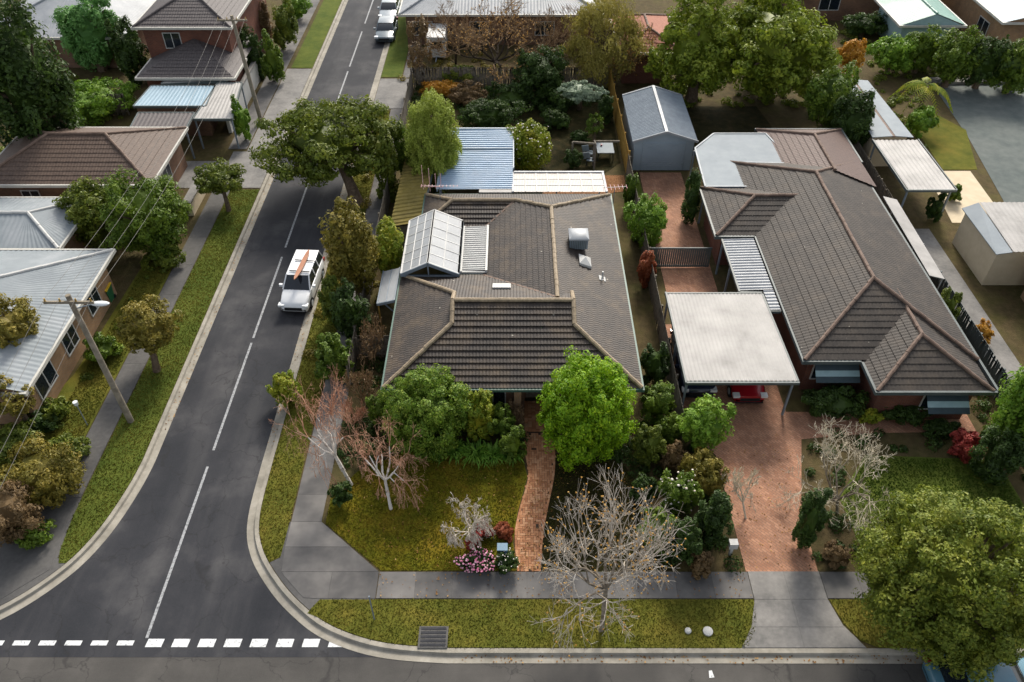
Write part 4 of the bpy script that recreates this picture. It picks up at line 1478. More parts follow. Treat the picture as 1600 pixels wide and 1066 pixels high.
# blue corrugated patio roof
bl = thing('patio_roof', 'long blue corrugated steel patio roof behind the house', 'patio roof', (-2.6, 48, 0))
mb = MB()
corr(mb, (-4.75, 44.1, 2.62), (-4.75, 49.2, 2.62), (.05, 49.2, 2.66), (.05, 44.1, 2.66), .24, .034, 6)
corr(mb, (-4.75, 49.22, 2.72), (-4.75, 51.6, 2.86), (.05, 51.6, 2.9), (.05, 49.22, 2.76), .24, .034, 6)
mb.build('roof_sheet', M['blue_roof'], bl)
mb = MB().box(-4.85, -4.75, 44.05, 51.7, 2.5, 2.7).box(.06, .14, 46.7, 51.7, 2.52, 2.72).box(-4.85, .14, 51.62, 51.74, 2.7, 2.96)
mb.box(-4.75, .05, 49.15, 49.22, 2.6, 2.78)
mb.build('gutter', M['blue_grey'], bl)
for x in (-4.6, -.05):
    for y in (44.6, 48, 51.4):
        MB().box(x - .05, x + .05, y - .05, y + .05, 0, 2.55).build('post', M['blue_grey'], bl)
MB().box(-4.6, -.05, 51.35, 51.42, 0, 2.6).build('back_wall', M['blue_grey'], bl)
# mossy lean-to shed
ms = thing('shed', 'narrow shed with a mossy yellow corrugated roof along the left fence', 'shed', (-6.2, 45, 0))
mb = MB()
corr(mb, (-7.5, 40.6, 2.15), (-7.35, 50.0, 2.15), (-5.05, 50.0, 2.5), (-5.6, 40.6, 2.5), .42, .03, 6)
mb.build('roof_sheet', M['moss_roof'], ms)
MB().prism([(-7.3, 40.8), (-5.75, 40.8), (-5.3, 49.8), (-7.15, 49.8)], 0, 2.1).build('wall', M['timber'], ms)
MB().bar((-5.58, 40.6, 2.5), (-5.03, 50.0, 2.5), .1, .12).build('flashing', M['gutter_dark'], ms)


# ------------------------------------------------------------------ fences
def paling_fence(name, label, a, b, h, m, group=None, t=.02):
    a, b = Vector((*a, 0)), Vector((*b, 0))
    L = (b - a).length
    root = thing(name, label, 'fence', a, group=group)
    d = (b - a) / L
    s = Vector((-d.y, d.x, 0))
    mb = MB()
    n = int(L / .12)
    for k in range(n):
        p = a + d * (k * .12 + .006)
        mb.bar(p + s * .02 + Vector((0, 0, h / 2 + random.gauss(0, .008))), p + d * .108 + s * .02 + Vector((0, 0, h / 2)), t, h)
    mb.build('palings', m, root)
    mb = MB()
    for zz in (.3, h - .25):
        mb.bar(a - s * .03 + Vector((0, 0, zz)), b - s * .03 + Vector((0, 0, zz)), .05, .09)
    mb.build('rail', m, root)
    for k in range(int(L / 2.7) + 1):
        p = a + d * min(L - .06, k * 2.7 + .05) - s * .08
        MB().box(p.x - .05, p.x + .05, p.y - .05, p.y + .05, 0, h - .05).build('post', m, root)
    return root


paling_fence('timber_fence', 'long grey paling fence along the right side of the middle house', (8.22, 25.5), (8.22, 50.3), 1.8, M['timber'])
paling_fence('timber_fence', 'timber fence coloured golden for sunlight behind the outdoor table on the right back boundary', (8.24, 50.4), (8.16, 64.4), 1.9, M['timber_gold_sunlit'])  # the yellow light on this fence is put into its timber colour
paling_fence('timber_fence', 'dark paling fence across the back of the back yard', (8.1, 64.5), (-8.4, 64.5), 1.8, M['timber'])
paling_fence('timber_fence', 'grey paling fence beside the footpath along the side street', (-8.4, 64.4), (-8.4, 29.2), 1.8, M['timber'])
paling_fence('timber_fence', 'short grey fence between the side boundary and the house left wall', (-8.35, 31.3), (-6.3, 31.3), 1.6, M['timber'])

# timber frame, table and chairs in the back yard
tf = thing('pergola', 'weathered open timber pergola of posts and beams round the outdoor table', 'pergola', P(960, 262, 0))
for a, b in ((P(895, 222, 2.0), P(931, 225, 2.0)), (P(931, 221, 2.0), P(968, 221, 2.0)), (P(929, 220, 2.0), P(931, 226, 2.0))):
    MB().bar(a, b, .09, .12).build('beam', M['timber'], tf)
for q in (P(895, 222, 2.0), P(929, 220, 2.0), P(931, 226, 2.0)):
    MB().box(q.x - .06, q.x + .06, q.y - .06, q.y + .06, 0, 2.0).build('post', M['timber'], tf)
c = P(945.5, 231, .74)
tb = thing('outdoor_table', 'square outdoor table with a glossy pale top beside the sunlit golden fence', 'table', (c.x, c.y, 0))
MB().box(c.x - .62, c.x + .62, c.y - .75, c.y + .75, .70, .74).build('table_top', M['pane_smoke'], tb)
for sx in (-1, 1):
    for sy in (-1, 1):
        MB().bar((c.x + sx * .52, c.y + sy * .65, .7), (c.x + sx * .58, c.y + sy * .7, 0), .05, .05).build('leg', M['dark'], tb)
cu = MB()
cu.frustums([(c.x - .25, c.y + .3, .742)], [(c.x - .25, c.y + .3, .86)], .07, .08, 10, True)
tag(cu.build('bowl', M['flower_pink'], loc=(c.x - .25, c.y + .3, .742)), 'small dark pink bowl standing on the outdoor table', 'bowl')
c2 = bpy.data.materials.new('maroon')
c2.use_nodes = True
c2.node_tree.nodes['Principled BSDF'].inputs[0].default_value = (.16, .01, .04, 1)
bpy.data.objects['bowl'].data.materials[0] = c2


def chair(label, x, y, rz, group):
    r = thing('outdoor_chair', label, 'chair', (x, y, 0), rz, group, local=True)
    MB().box(-.26, .26, -.26, .26, .42, .47).build('seat', M['chair'], r)
    MB().bar((0, .25, .47), (0, .36, .98), .5, .045, (1, 0, 0)).build('backrest', M['chair'], r)
    for sx in (-1, 1):
        for sy in (-1, 1):
            MB().bar((sx * .23, sy * .22, .42), (sx * .26, sy * .27, 0), .04, .04).build('leg', M['dark'], r)
        MB().box(sx * .28 - .03, sx * .28 + .03, -.25, .28, .62, .66).build('armrest', M['dark'], r)
    return r


p = P(921, 238, .45)
ch = chair('grey outdoor chair facing the table, behind the other chair near the timber post', p.x, p.y, math.radians(80), 'outdoor chairs')
p = P(922.5, 249, .45)
c2 = copy_tree(ch)
c2.location = (p.x, p.y, 0)
c2['label'] = 'grey outdoor chair nearer the house, beside the round clipped shrub'

# letterboxes, pit, posts
q = P(785, 858, .9)
lb = thing('letterbox', 'blue grey metal letterbox on a post among red and pink flowering shrubs', 'letterbox', (q.x, q.y, 0))
mb = MB().box(q.x - .2, q.x + .2, q.y - .16, q.y + .16, .78, 1.0)
mb.bar((q.x - .22, q.y, 1.05), (q.x + .22, q.y, 1.05), .36, .05)
mb.build('box', M['box_blue'], lb)
MB().box(q.x - .04, q.x + .04, q.y - .04, q.y + .04, 0, .78).build('post', M['steel'], lb)
q = P(1145, 852, .7)
lb = thing('letterbox', 'small white letterbox on a post left of the red paved driveway', 'letterbox', (q.x, q.y, 0))
MB().box(q.x - .18, q.x + .18, q.y - .15, q.y + .15, .62, .95).build('box', M['white'], lb)
MB().box(q.x - .06, q.x + .06, q.y - .06, q.y + .06, 0, .62).build('post', M['white'], lb)
q = P(677, 996, .03)
pit = thing('pit_lid', 'square dark concrete pit lid set in the front verge', 'pit lid', (q.x, q.y, 0))
MB().box(q.x - .58, q.x + .58, q.y - .45, q.y + .45, -.05, .07).build('slab', M['concrete_dark'], pit)
mb = MB()
for k in range(5):
    mb.box(q.x - .5, q.x + .5, q.y - .38 + .17 * k, q.y - .28 + .17 * k, .07, .085)
mb.build('grate', M['asphalt'], pit)
for px, py, r, lab in ((1106, 987, .2, 'large white round cover in the verge left of the driveway'), (1075, 986, .13, 'small white round cover in the verge, left of the larger one')):
    q = P(px, py, .05)
    mb = MB().frustums([(q.x, q.y, 0), (q.x, q.y, .1)], [(q.x, q.y, .1), (q.x, q.y, .14)], [r, r], [r, r * .6], 14, True)
    tag(mb.build('utility_cover', M['white'], loc=(q.x, q.y, 0)), lab, 'cover', 'white covers in the verge')
q = P(585, 968, 0)
sp = thing('sign_post', 'thin grey metal post standing in the verge grass at the corner', 'post', (q.x, q.y, 0))
MB().tube([(q.x, q.y, 0), (q.x, q.y, 1.75)], .03, 8).build('pole', M['steel'], sp)
MB().tube([(q.x, q.y, 1.75), (q.x, q.y, 1.79)], .036, 8).build('cap', M['steel'], sp)
q = P(137, 665, 0)
sp = thing('garden_light', 'thin garden light post with a pale cap on the lawn across the street', 'light', (q.x, q.y, 0))
MB().tube([(q.x, q.y, 0), (q.x, q.y, 1.5)], .025, 6).build('pole', M['steel'], sp)
MB().frustums([(q.x, q.y, 1.5)], [(q.x, q.y, 1.72)], .09, .12, 8, True).build('lamp', M['lamp'], sp)
for px, lab in ((171, 'green wheelie bin with a yellow lid beside the grey roofed house'),):
    q = P(px, 470, 0)
    bn = thing('wheelie_bin', lab, 'bin', (q.x, q.y, 0))
    mb = MB()
    mb.add([(q.x + a * .24, q.y + b * .27, .06) for a, b in ((-1, -1), (1, -1), (1, 1), (-1, 1))] +
           [(q.x + a * .3, q.y + b * .36, .98) for a, b in ((-1, -1), (1, -1), (1, 1), (-1, 1))],
           [(3, 2, 1, 0), (4, 5, 6, 7), (0, 1, 5, 4), (1, 2, 6, 5), (2, 3, 7, 6), (3, 0, 4, 7)])
    mb.build('body', M['bin_green'], bn)
    MB().slab([(q.x - .32, q.y - .4, 1.05), (q.x + .32, q.y - .4, 1.05), (q.x + .32, q.y + .38, 1.1), (q.x - .32, q.y + .38, 1.1)], .08).build('lid', M['bin_yellow'], bn)
    for sx in (-1, 1):
        MB().frustums([(q.x + sx * .24 - .03, q.y + .3, .12)], [(q.x + sx * .24 + .03, q.y + .3, .12)], .12, .12, 10, True).build('wheel', M['rubber'], bn)


# ------------------------------------------------------------------ power poles and wires
def power_pole(label, base, lean, h, lamp):
    r = thing('power_pole', label, 'power pole', base, group='timber power poles')
    b = Vector(base)
    top = b + Vector((lean[0], lean[1], h))
    MB().tube([b - Vector((0, 0, .2)), top], [.17, .12], 10).build('pole', M['pole'], r)
    c = b.lerp(top, .965)
    arm = MB().box(c.x - 1.1, c.x + 1.1, c.y - .2, c.y - .11, c.z - .06, c.z + .07).build('crossarm', M['pole'], r)
    for k in (-1, -.35, .35, 1):
        MB().frustums([(c.x + k, c.y - .155, c.z + .07)], [(c.x + k, c.y - .155, c.z + .22)], .045, .03, 8, True).build('insulator', M['gold_cap'], arm)
    if lamp:
        l = MB().tube([(c.x, c.y, c.z - .5), (c.x + 1.0, c.y, c.z - .2)], .03, 6).build('lamp_arm', M['steel'], r)
        mb = MB()
        mb.ico((c.x + 1.25, c.y, c.z - .2), (.42, .16, .1), 2)
        mb.build('lamp', M['lamp'], l)
    return c


M['gold_cap'] = pmat('insulator', [(150, 120, 60), (180, 150, 84)], 3, 0.4)
b1, b2 = P(205, 659, 0), P(409, 192, 0)
c1 = power_pole('tall timber power pole with a street lamp arm on the verge across the street', b1, (-.35, .35), 7.9, True)
c2 = power_pole('distant timber power pole beside the footpath near the two storey house', b2, (-.5, .3), 8.3, False)
c0 = Vector((c1.x + .6, -6, 7.6))
for a, b, tail in ((c1, c2, 'running from the near power pole to the far one'), (c0, c1, 'running from the near power pole out of the bottom left corner')):
    for i, k in enumerate((-1, -.35, .35, 1)):
        p0, p1 = a + Vector((k, -.155, .2)), b + Vector((k, -.155, .2))
        pts = [p0.lerp(p1, t / 14) - Vector((0, 0, 1.1 * 4 * (t / 14) * (1 - t / 14))) for t in range(15)]
        w = MB().tube(pts, .010, 4, False).build('power_line', M['wire'], loc=tuple(p0))
        tag(w, ('outer left', 'inner left', 'inner right', 'outer right')[i] + ' power line ' + tail, 'power line', 'power lines')

# ------------------------------------------------------------------ neighbouring buildings
def section_roof(tm, cm, secs, g=.36, per=4, step=.026):
    for F, L in secs:
        for f in F:
            tile_face(tm, f, g, .2, per, .012, step)
        cm += L


# right-hand neighbour
nh = thing('brick_house', 'large red brick house with a brown grey tiled roof on the right, with blue awnings', 'house', (19, 36, 0))
tm, cm = MB(), []
section_roof(tm, cm, [hip(14.5, 23.1, 28.4, 47.6, E, S, 'y'), hip(12.15, 19.5, 39.06, 44.4, E - .02, S, 'x', 'hip', 'gable'),
                      hip(17.4, 22.95, 26.3, 32.6, E - .06, S, 'y', 'hip', 'gable')])
rf = tm.build('roof', M['tile_n'], nh)
cap_lines(cm, M['cap_red'], rf)
tm, cm = MB(), []
section_roof(tm, cm, [hip(17.5, 23.5, 44.5, 52.2, E - .05, S, 'y', 'gable', 'hip')])
rf = tm.build('roof', M['tile_red'], nh)
rf['label'] = 'older reddish tiled roof over the rear wing'
cap_lines(cm, M['cap_red'], rf)
g = MB()
for x0, x1, y0, y1 in ((14.38, 17.3, 28.28, 28.4), (14.38, 14.5, 28.41, 39.0), (14.38, 14.5, 44.5, 47.6), (12.03, 14.4, 38.94, 39.06), (12.03, 12.15, 39.07, 44.4), (12.03, 14.37, 44.41, 44.53),
                       (17.28, 17.4, 26.3, 28.27), (17.28, 23.1, 26.18, 26.3), (23.12, 23.24, 26.31, 47.6), (23.52, 23.64, 47.61, 52.2), (17.4, 23.64, 52.21, 52.33)):
    g.box(x0, x1, y0, y1, E - .2, E)
g.build('gutter', M['gutter_dark'], nh)
MB().prism([(15.0, 28.9), (17.9, 28.9), (17.9, 26.8), (22.5, 26.8), (22.5, 47), (22.9, 47.05), (22.9, 51.7), (18.1, 51.7), (18.1, 47), (15.0, 47), (15.0, 43.9), (12.65, 43.9), (12.65, 39.6), (15.0, 39.6)],
           0, E - .22).build('wall', M['brick_red'], nh)
for cx, cy, w in ((16.3, 28.9, 2.0), (21.0, 26.8, 1.8)):
    window(nh, cx, cy, .8, 2.1, w)
    aw = MB()
    n = 4
    for k in range(0, n, 2):
        t0, t1 = k / n, (k + 1) / n
        aw.slab([(cx - w / 2 - .1, cy - .95 * t1 - .08, 2.3 - .75 * t1), (cx + w / 2 + .1, cy - .95 * t1 - .08, 2.3 - .75 * t1), (cx + w / 2 + .1, cy - .95 * t0 - .08, 2.3 - .75 * t0), (cx - w / 2 - .1, cy - .95 * t0 - .08, 2.3 - .75 * t0)], .03)
    ao = aw.build('awning', M['awning'], nh)
    aw = MB()
    for k in range(1, n, 2):
        t0, t1 = k / n, (k + 1) / n
        aw.slab([(cx - w / 2 - .1, cy - .95 * t1 - .08, 2.3 - .75 * t1), (cx + w / 2 + .1, cy - .95 * t1 - .08, 2.3 - .75 * t1), (cx + w / 2 + .1, cy - .95 * t0 - .08, 2.3 - .75 * t0), (cx - w / 2 - .1, cy - .95 * t0 - .08, 2.3 - .75 * t0)], .03)
    aw.build('stripe', M['awning_dark'], ao)
window(nh, 20.0, 51.7, .8, 2.1, 1.6)
# conservatory roof of the neighbour
cv = thing('patio_roof', 'grey polycarbonate patio roof at the back left of the right-hand house', 'patio roof', (15, 48, 0))
Q = [P(x_, y_, 2.78) for x_, y_ in ((1086, 232), (1115, 209), (1196, 209), (1242, 256), (1163, 254), (1175, 292), (1102, 292))]
Q = [tuple(q) for q in Q]
MB().slab(Q[::-1], .06).build('roof_sheet', M['pane_smoke'], cv)
mb = MB()
for i in range(7):
    a, b = Vector(Q[i]), Vector(Q[(i + 1) % 7])
    mb.bar(a, b, .1, .1)
mb.build('frame', M['steel'], cv)
for i in (0, 1, 6):
    MB().box(Q[i][0] - .05, Q[i][0] + .05, Q[i][1] - .05, Q[i][1] + .05, 0, 2.6).build('post', M['steel'], cv)
# side porch roof
sr = thing('side_roof', 'grey corrugated flat roof between the carport and the right-hand house', 'roof', (13.8, 35, 0))
mb = MB()
corr(mb, (12.5, 34.0, 2.5), (12.5, 38.8, 2.5), (14.3, 38.8, 2.56), (14.3, 34.0, 2.56), .25, .03, 5)
corr(mb, (13.75, 32.3, 2.54), (13.75, 33.95, 2.54), (14.3, 33.95, 2.56), (14.3, 32.3, 2.56), .25, .03, 5)
mb.build('roof_sheet', M['grey_roof'], sr)
MB().box(12.4, 12.5, 33.9, 38.9, 2.36, 2.52).box(12.5, 13.7, 33.88, 33.98, 2.36, 2.5).box(13.7, 14.3, 32.2, 32.3, 2.38, 2.54).build('gutter', M['gutter_dark'], sr)
for y in (34.1, 36.4, 38.7):
    MB().box(12.45, 12.55, y - .05, y + .05, 0, 2.36).build('post', M['steel'], sr)
# carport
cp = thing('carport', 'wide flat white carport roof on thin posts over the red paved driveway', 'carport', (11, 30, 0))
mb = MB()
corr(mb, (8.42, 26.95, 2.62), (13.75, 26.95, 2.62), (13.6, 33.7, 2.5), (8.42, 33.7, 2.5), .2, .012, 5)
mb.build('roof_sheet', M['white_roof'], cp)
MB().box(8.34, 8.42, 26.85, 33.75, 2.42, 2.62).box(8.34, 13.85, 26.82, 26.94, 2.44, 2.6).box(8.34, 13.66, 33.72, 33.82, 2.38, 2.52).bar((13.8, 26.95, 2.54), (13.66, 33.7, 2.44), .1, .16).build('fascia', M['gutter_dark'], cp)
for x in (8.5, 13.65):
    for y in (27.1, 30.2, 33.5):
        MB().box(x - .05, x + .05, y - .05, y + .05, 0, 2.42).build('post', M['steel'], cp)
# garage at the back
gg = thing('garage', 'blue grey gabled steel garage at the end of the red paved yard', 'garage', (10.7, 54, 0))
xa, xb, ya, yb = 8.5, 13.1, 50.7, 58.0
MB().prism([(xa + .2, ya + .25), (xb - .2, ya + .25), (xb - .2, yb - .2), (xa + .2, yb - .2)], 0, 2.4).add(
    [(xa + .2, ya + .25, 2.4), (xb - .2, ya + .25, 2.4), ((xa + xb) / 2, ya + .25, 3.1)], [(0, 1, 2)]).build('wall', M['blue_grey'], gg)
mb = MB()
xm_ = (xa + xb) / 2
corr(mb, (xa, ya, 2.4), (xa, yb, 2.4), (xm_, yb, 3.14), (xm_, ya, 3.14), .2, .02, 4)
corr(mb, (xb, yb, 2.4), (xb, ya, 2.4), (xm_, ya, 3.14), (xm_, yb, 3.14), .2, .02, 4)
ro = mb.build('roof', M['steel'], gg)
mb = MB().bar((xm_, ya - .02, 3.17), (xm_, yb + .02, 3.17), .2, .05)
mb.bar((xa, yb, 2.42), (xm_, yb, 3.17), .14, .05).bar((xb, yb, 2.42), (xm_, yb, 3.17), .14, .05)
mb.bar((xa, ya, 2.4), (xm_, ya, 3.15), .06, .16).bar((xb, ya, 2.4), (xm_, ya, 3.15), .06, .16)
mb.build('flashing', M['grey_roof'], ro)
mb = MB()
for k in range(14):
    mb.box(xa + .8, xb - .8, ya + .2, ya + .245, .03 + k * .155, .03 + k * .155 + .14)
mb.build('roller_door', M['blue_grey'], gg)
# gate across the side drive
gt = thing('side_gate', 'dark steel gate across the paved yard beside the carport', 'gate', (10.3, 39.3, 0))
mb = MB()
for k in range(28):
    mb.box(8.5 + k * .13, 8.6 + k * .13, 39.28, 39.31, .08, 1.5)
mb.build('infill', M['gutter_dark'], gt)
MB().box(8.45, 12.15, 39.315, 39.36, 1.4, 1.52).box(8.45, 12.15, 39.315, 39.36, .1, .2).build('frame', M['gutter_dark'], gt)
# long white awning, second carport, clear roof
wa = thing('awning_roof', 'long narrow white awning along the right wall of the right-hand house', 'awning', (23.9, 39, 0))
MB().slab([(23.45, 35.4, 2.45), (24.4, 35.4, 2.2), (24.6, 43.6, 2.2), (23.65, 43.6, 2.45)], .05).build('roof_sheet', M['white_roof'], wa)
for y in (35.6, 39.5, 43.3):
    MB().bar((24.38, y, 2.16), (24.38, y, 0), .06, .06).build('post', M['white'], wa)
cp = thing('carport', 'cream flat carport roof beside the grey court on the right', 'carport', (27, 47.5, 0))
mb = MB()
corr(mb, (25.5, 44.3, 2.5), (28.5, 44.3, 2.5), (28.6, 51.0, 2.4), (25.55, 51.0, 2.4), .3, .02, 5)
mb.build('roof_sheet', M['white_roof'], cp)
MB().box(25.4, 28.6, 44.2, 44.3, 2.36, 2.52).box(25.4, 25.49, 44.31, 51, 2.3, 2.48).box(28.62, 28.7, 44.31, 51, 2.3, 2.48).build('fascia', M['gutter_dark'], cp)
for x in (25.6, 28.4):
    for y in (44.5, 50.7):
        MB().box(x - .05, x + .05, y - .05, y + .05, 0, 2.35).build('post', M['steel'], cp)
cr = thing('clear_roof', 'pale blue grey clear roof behind the cream carport, split by a brown gutter', 'roof', (27, 55.5, 0))
MB().slab([(25.5, 51.2, 2.5), (26.9, 51.2, 2.6), (26.9, 60.4, 2.6), (25.9, 60.4, 2.5)], .05).build('roof_sheet', M['pane_smoke'], cr)
MB().slab([(27.1, 51.2, 2.6), (28.4, 51.2, 2.5), (28.2, 60.4, 2.5), (27.1, 60.4, 2.6)], .05).build('roof_sheet', M['pane_smoke'], cr)
MB().box(26.9, 27.1, 51.2, 60.4, 2.48, 2.58).build('gutter', M['cap_red'], cr)
MB().box(25.8, 28.1, 51.5, 60.1, 0, 2.4).build('wall', M['render'], cr)
# cream outbuilding and brick house at the right edge
ob = thing('outbuilding', 'cream outbuilding with a white sheet roof at the right edge', 'outbuilding', (31, 40, 0))
MB().box(28.3, 35, 37.6, 42, 0, 2.45).build('wall', M['render'], ob)
mb = MB()
corr(mb, (29.0, 37.4, 2.62), (35.2, 37.4, 2.62), (35.2, 42.2, 2.9), (29.0, 42.2, 2.9), .3, .02, 4)
ro = mb.build('roof', M['white_roof'], ob)
MB().slab([(28.1, 37.4, 2.44), (28.98, 37.4, 2.6), (28.98, 42.2, 2.88), (28.1, 42.2, 2.46)], .05).build('side_sheet', M['pane_smoke'], ro)
window(ob, 31.5, 37.6, .9, 1.9, 1.4)
rh = thing('brick_house', 'tan brick house with a dark roof cut off by the right edge', 'house', (33, 33, 0))
tm, cm = MB(), []
section_roof(tm, cm, [hip(29.6, 40, 27.5, 37.0, 2.75, S, 'x')])
ro = tm.build('roof', M['tile_n'], rh)
cap_lines(cm, M['cap'], ro)
g = MB()
eaves(g, 29.6, 40, 27.5, 37.0, 2.75)
g.build('gutter', M['gutter'], rh)
MB().box(30.1, 39.5, 28, 36.5, 0, 2.58).build('wall', M['brick_tan'], rh)
window(rh, 30.1, 33.5, .9, 2.1, 1.8, '-x')
window(rh, 30.1, 30.3, .9, 2.1, 1.4, '-x')
paling_fence('timber_fence', 'dark paling fence along the right side of the right-hand house', (24.9, 26.0), (24.9, 44), 1.7, M['gutter_dark'])
paling_fence('timber_fence', 'dark fence between the back lawn and the cream carport', (24.9, 44.3), (25.2, 62), 1.7, M['timber'])

# top right buildings
def simple_house(name, label, cat, x0, x1, y0, y1, E_, mat, wall, axis='x', e0='hip', e1='hip', cap='cap', s=.4, tiles=True, wins=()):
    h = thing(name, label, cat, ((x0 + x1) / 2, (y0 + y1) / 2, 0))
    F, L = hip(x0, x1, y0, y1, E_, s, axis, e0, e1)
    tm, cm = MB(), []
    for f in F:
        if tiles:
            tile_face(tm, f, .36, .2, 4, .012, .026)
        else:
            tile_face(tm, f, 60, .3, 4, .016, 0)
    ro = tm.build('roof', M[mat], h)
    cm += L
    cap_lines(cm, M[cap], ro)
    g = MB()
    eaves(g, x0, x1, y0, y1, E_)
    g.build('gutter', M['gutter'], h)
    w = MB().box(x0 + .5, x1 - .5, y0 + .5, y1 - .5, 0, E_ - .17)
    for k, (e, xx, yy) in enumerate(((e0, x0, y0), (e1, x1, y1))):
        if e == 'gable':
            if axis == 'y':
                yy += .05 if k == 0 else -.05
                w.add([(x0 + .1, yy, E_ - .05), (x1 - .1, yy, E_ - .05), ((x0 + x1) / 2, yy, E_ + s * (x1 - x0) / 2 - .06)], [(0, 1, 2), (2, 1, 0)])
            else:
                xx += .05 if k == 0 else -.05
                w.add([(xx, y0 + .1, E_ - .05), (xx, y1 - .1, E_ - .05), (xx, (y0 + y1) / 2, E_ + s * (y1 - y0) / 2 - .06)], [(0, 1, 2), (2, 1, 0)])
    w.build('wall', M[wall], h)
    for q in wins:
        window(h, *q)
    return h


simple_house('garden_pavilion', 'small pavilion with a green gabled roof at the top right', 'pavilion', 34.6, 40.4, 71.2, 78, 2.7, 'green_roof', 'awning', 'y', 'gable', 'hip', 'green_roof', .35, False)
simple_house('house', 'tan walled house with a pale blue roof in the top right corner', 'house', 43.1, 58, 70.3, 84, 3.3, 'sky_roof', 'brick_tan', 'y', 'gable', 'hip', 'white', .25, False, ((48, 70.8, 1, 2.2, 2), (43.6, 74, 1, 2.2, 2, '-x')))
simple_house('house', 'house with a white edged roof at the top, behind the big yellow green tree', 'house', 25, 42, 79, 90, 3.0, 'grey_roof', 'brick', 'x', 'hip', 'hip', 'white', .3, False, ((31, 79.5, 1, 2.2, 2),))
# behind the back fence
simple_house('house', 'house with a blue grey metal roof at the top centre behind the bare trees', 'house', -10.2, 8.2, 73.0, 84, 3.0, 'grey_roof', 'brick', 'x', 'hip', 'hip', 'grey_roof', .35, False,
             ((-8.2, 73.5, .9, 2.2, 1.8), (-3, 73.5, .9, 2.2, 1.8), (3, 73.5, .9, 2.2, 1.8)))
simple_house('house', 'house with a terracotta roof at the top, right of the yellow willow', 'house', 8.9, 14.2, 64.8, 73, 2.9, 'terracotta', 'brick_red', 'y', 'hip', 'hip', 'cap_red', .4, True)
q = P(683, 95, 0)
cr = thing('box_trailer', 'small white box trailer parked beside the brown bare tree', 'trailer', (q.x, q.y + 1, 0))
MB().box(q.x - .8, q.x + .8, q.y - .2, q.y + 3, .4, 2.2).build('body', M['white'], cr)
for sx in (-1, 1):
    MB().frustums([(q.x + sx * .82 - .1, q.y + 1.4, .32)], [(q.x + sx * .82 + .1, q.y + 1.4, .32)], .32, .32, 14, True).build('wheel', M['rubber'], cr)
MB().bar((q.x, q.y - .2, .45), (q.x, q.y - 1.3, .45), .08, .08).build('drawbar', M['steel'], cr)
MB().box(q.x - .5, q.x + .5, q.y - .23, q.y - .2, 1.2, 1.8).build('window', M['glass'], cr)

# across the side street
simple_house('house', 'house with a large pale grey metal roof and brick side at the left edge', 'house', -36, -23.0, 26.0, 37.3, 2.8, 'pale_roof', 'brick_tan', 'y', 'gable', 'hip', 'white', .3, False,
             ((-23.5, 28.2, .8, 2.1, 1.8, '+x'), (-23.5, 31.2, .8, 2.1, 1.4, '+x'), (-23.5, 34.4, .8, 2.1, 1.4, '+x'), (-26, 26.5, .8, 2.1, 1.8)))
simple_house('outbuilding', 'pale metal roofed outbuilding behind the pale grey house at the left edge', 'outbuilding', -37, -26.3, 37.6, 43.0, 2.7, 'pale_roof', 'brick_tan', 'x', 'hip', 'hip', 'white', .25, False)
simple_house('house', 'brick house with a brown tiled hip roof across the side street', 'house', -34.6, -23.2, 44.4, 52.0, 2.8, 'tile_brown', 'brick', 'x', 'hip', 'hip', 'cap_red', .41, True,
             ((-31.5, 44.9, .9, 2.1, 1.2), (-28.0, 44.9, .9, 2.1, 1.8), (-23.7, 48, .9, 2.1, 1.4, '+x')))


def flat_roof(name, label, cat, pts, z0, mat, posts=True, wall=None, thick=.12):
    Q = [P(a, b, z0) for a, b in pts]
    cx, cy = sum(q.x for q in Q) / len(Q), sum(q.y for q in Q) / len(Q)
    r = thing(name, label, cat, (cx, cy, 0))
    mb = MB()
    corr(mb, Q[0], Q[1], Q[2], Q[3], .3, .02, 4)
    mb.build('roof_sheet', M[mat], r)
    f = MB()
    for i in range(4):
        f.bar(Q[i] - Vector((0, 0, .06)), Q[(i + 1) % 4] - Vector((0, 0, .06)), .1, thick + .06)
    f.build('fascia', M['gutter_dark'], r)
    if posts:
        for q in Q:
            qq = q.lerp(Vector((cx, cy, z0)), .05)
            MB().box(qq.x - .05, qq.x + .05, qq.y - .05, qq.y + .05, 0, z0 - .1).build('post', M['steel'], r)
    if wall:
        w = [tuple(q.lerp(Vector((cx, cy, z0)), .06))[:2] for q in Q]
        MB().prism(w, 0, z0 - .12).build('wall', M[wall], r)
    return r


flat_roof('garage', 'pale green flat roofed garage behind the brown roofed house', 'garage', [(208, 166), (322, 166), (336, 134), (236, 134)], 2.5, 'sky_roof', False, 'brick')
flat_roof('verandah', 'white verandah roof against the dark roof of the two storey house', 'verandah', [(252, 131), (352, 127), (372, 101), (262, 119)], 2.55, 'white_roof')
flat_roof('carport', 'bright white carport roof beside the garden wall across the street', 'carport', [(302, 186), (362, 186), (378, 129), (340, 129)], 2.5, 'white_roof')
flat_roof('carport', 'pinkish grey flat roof between the brown roof and the pale green garage', 'carport', [(203, 200), (291, 200), (304, 176), (216, 176)], 2.5, 'tile_purple')
ts = simple_house('house', 'two storey red brick house with dark purple grey roofs at the top left', 'house', -30.2, -22.4, 63.5, 76.5, 5.5, 'tile_purple', 'brick_red', 'y', 'hip', 'hip', 'tile_purple', .41, True,
                  ((-27.5, 64.0, 3.6, 4.9, 1.4),))
tm, cm = MB(), []
F, L = hip(-29.6, -21.9, 60.2, 68.0, 2.8, S, 'y', 'hip', 'gable')
for f in F:
    tile_face(tm, f, .36, .2, 4, .012, .026)
ro = tm.build('roof', M['tile_purple'], ts)
ro['label'] = 'lower hip roof in front of the upper storey'
MB().box(-29.1, -22.4, 60.7, 63.95, 0, 2.65).build('wall', M['brick_red'], ts)
g = MB()
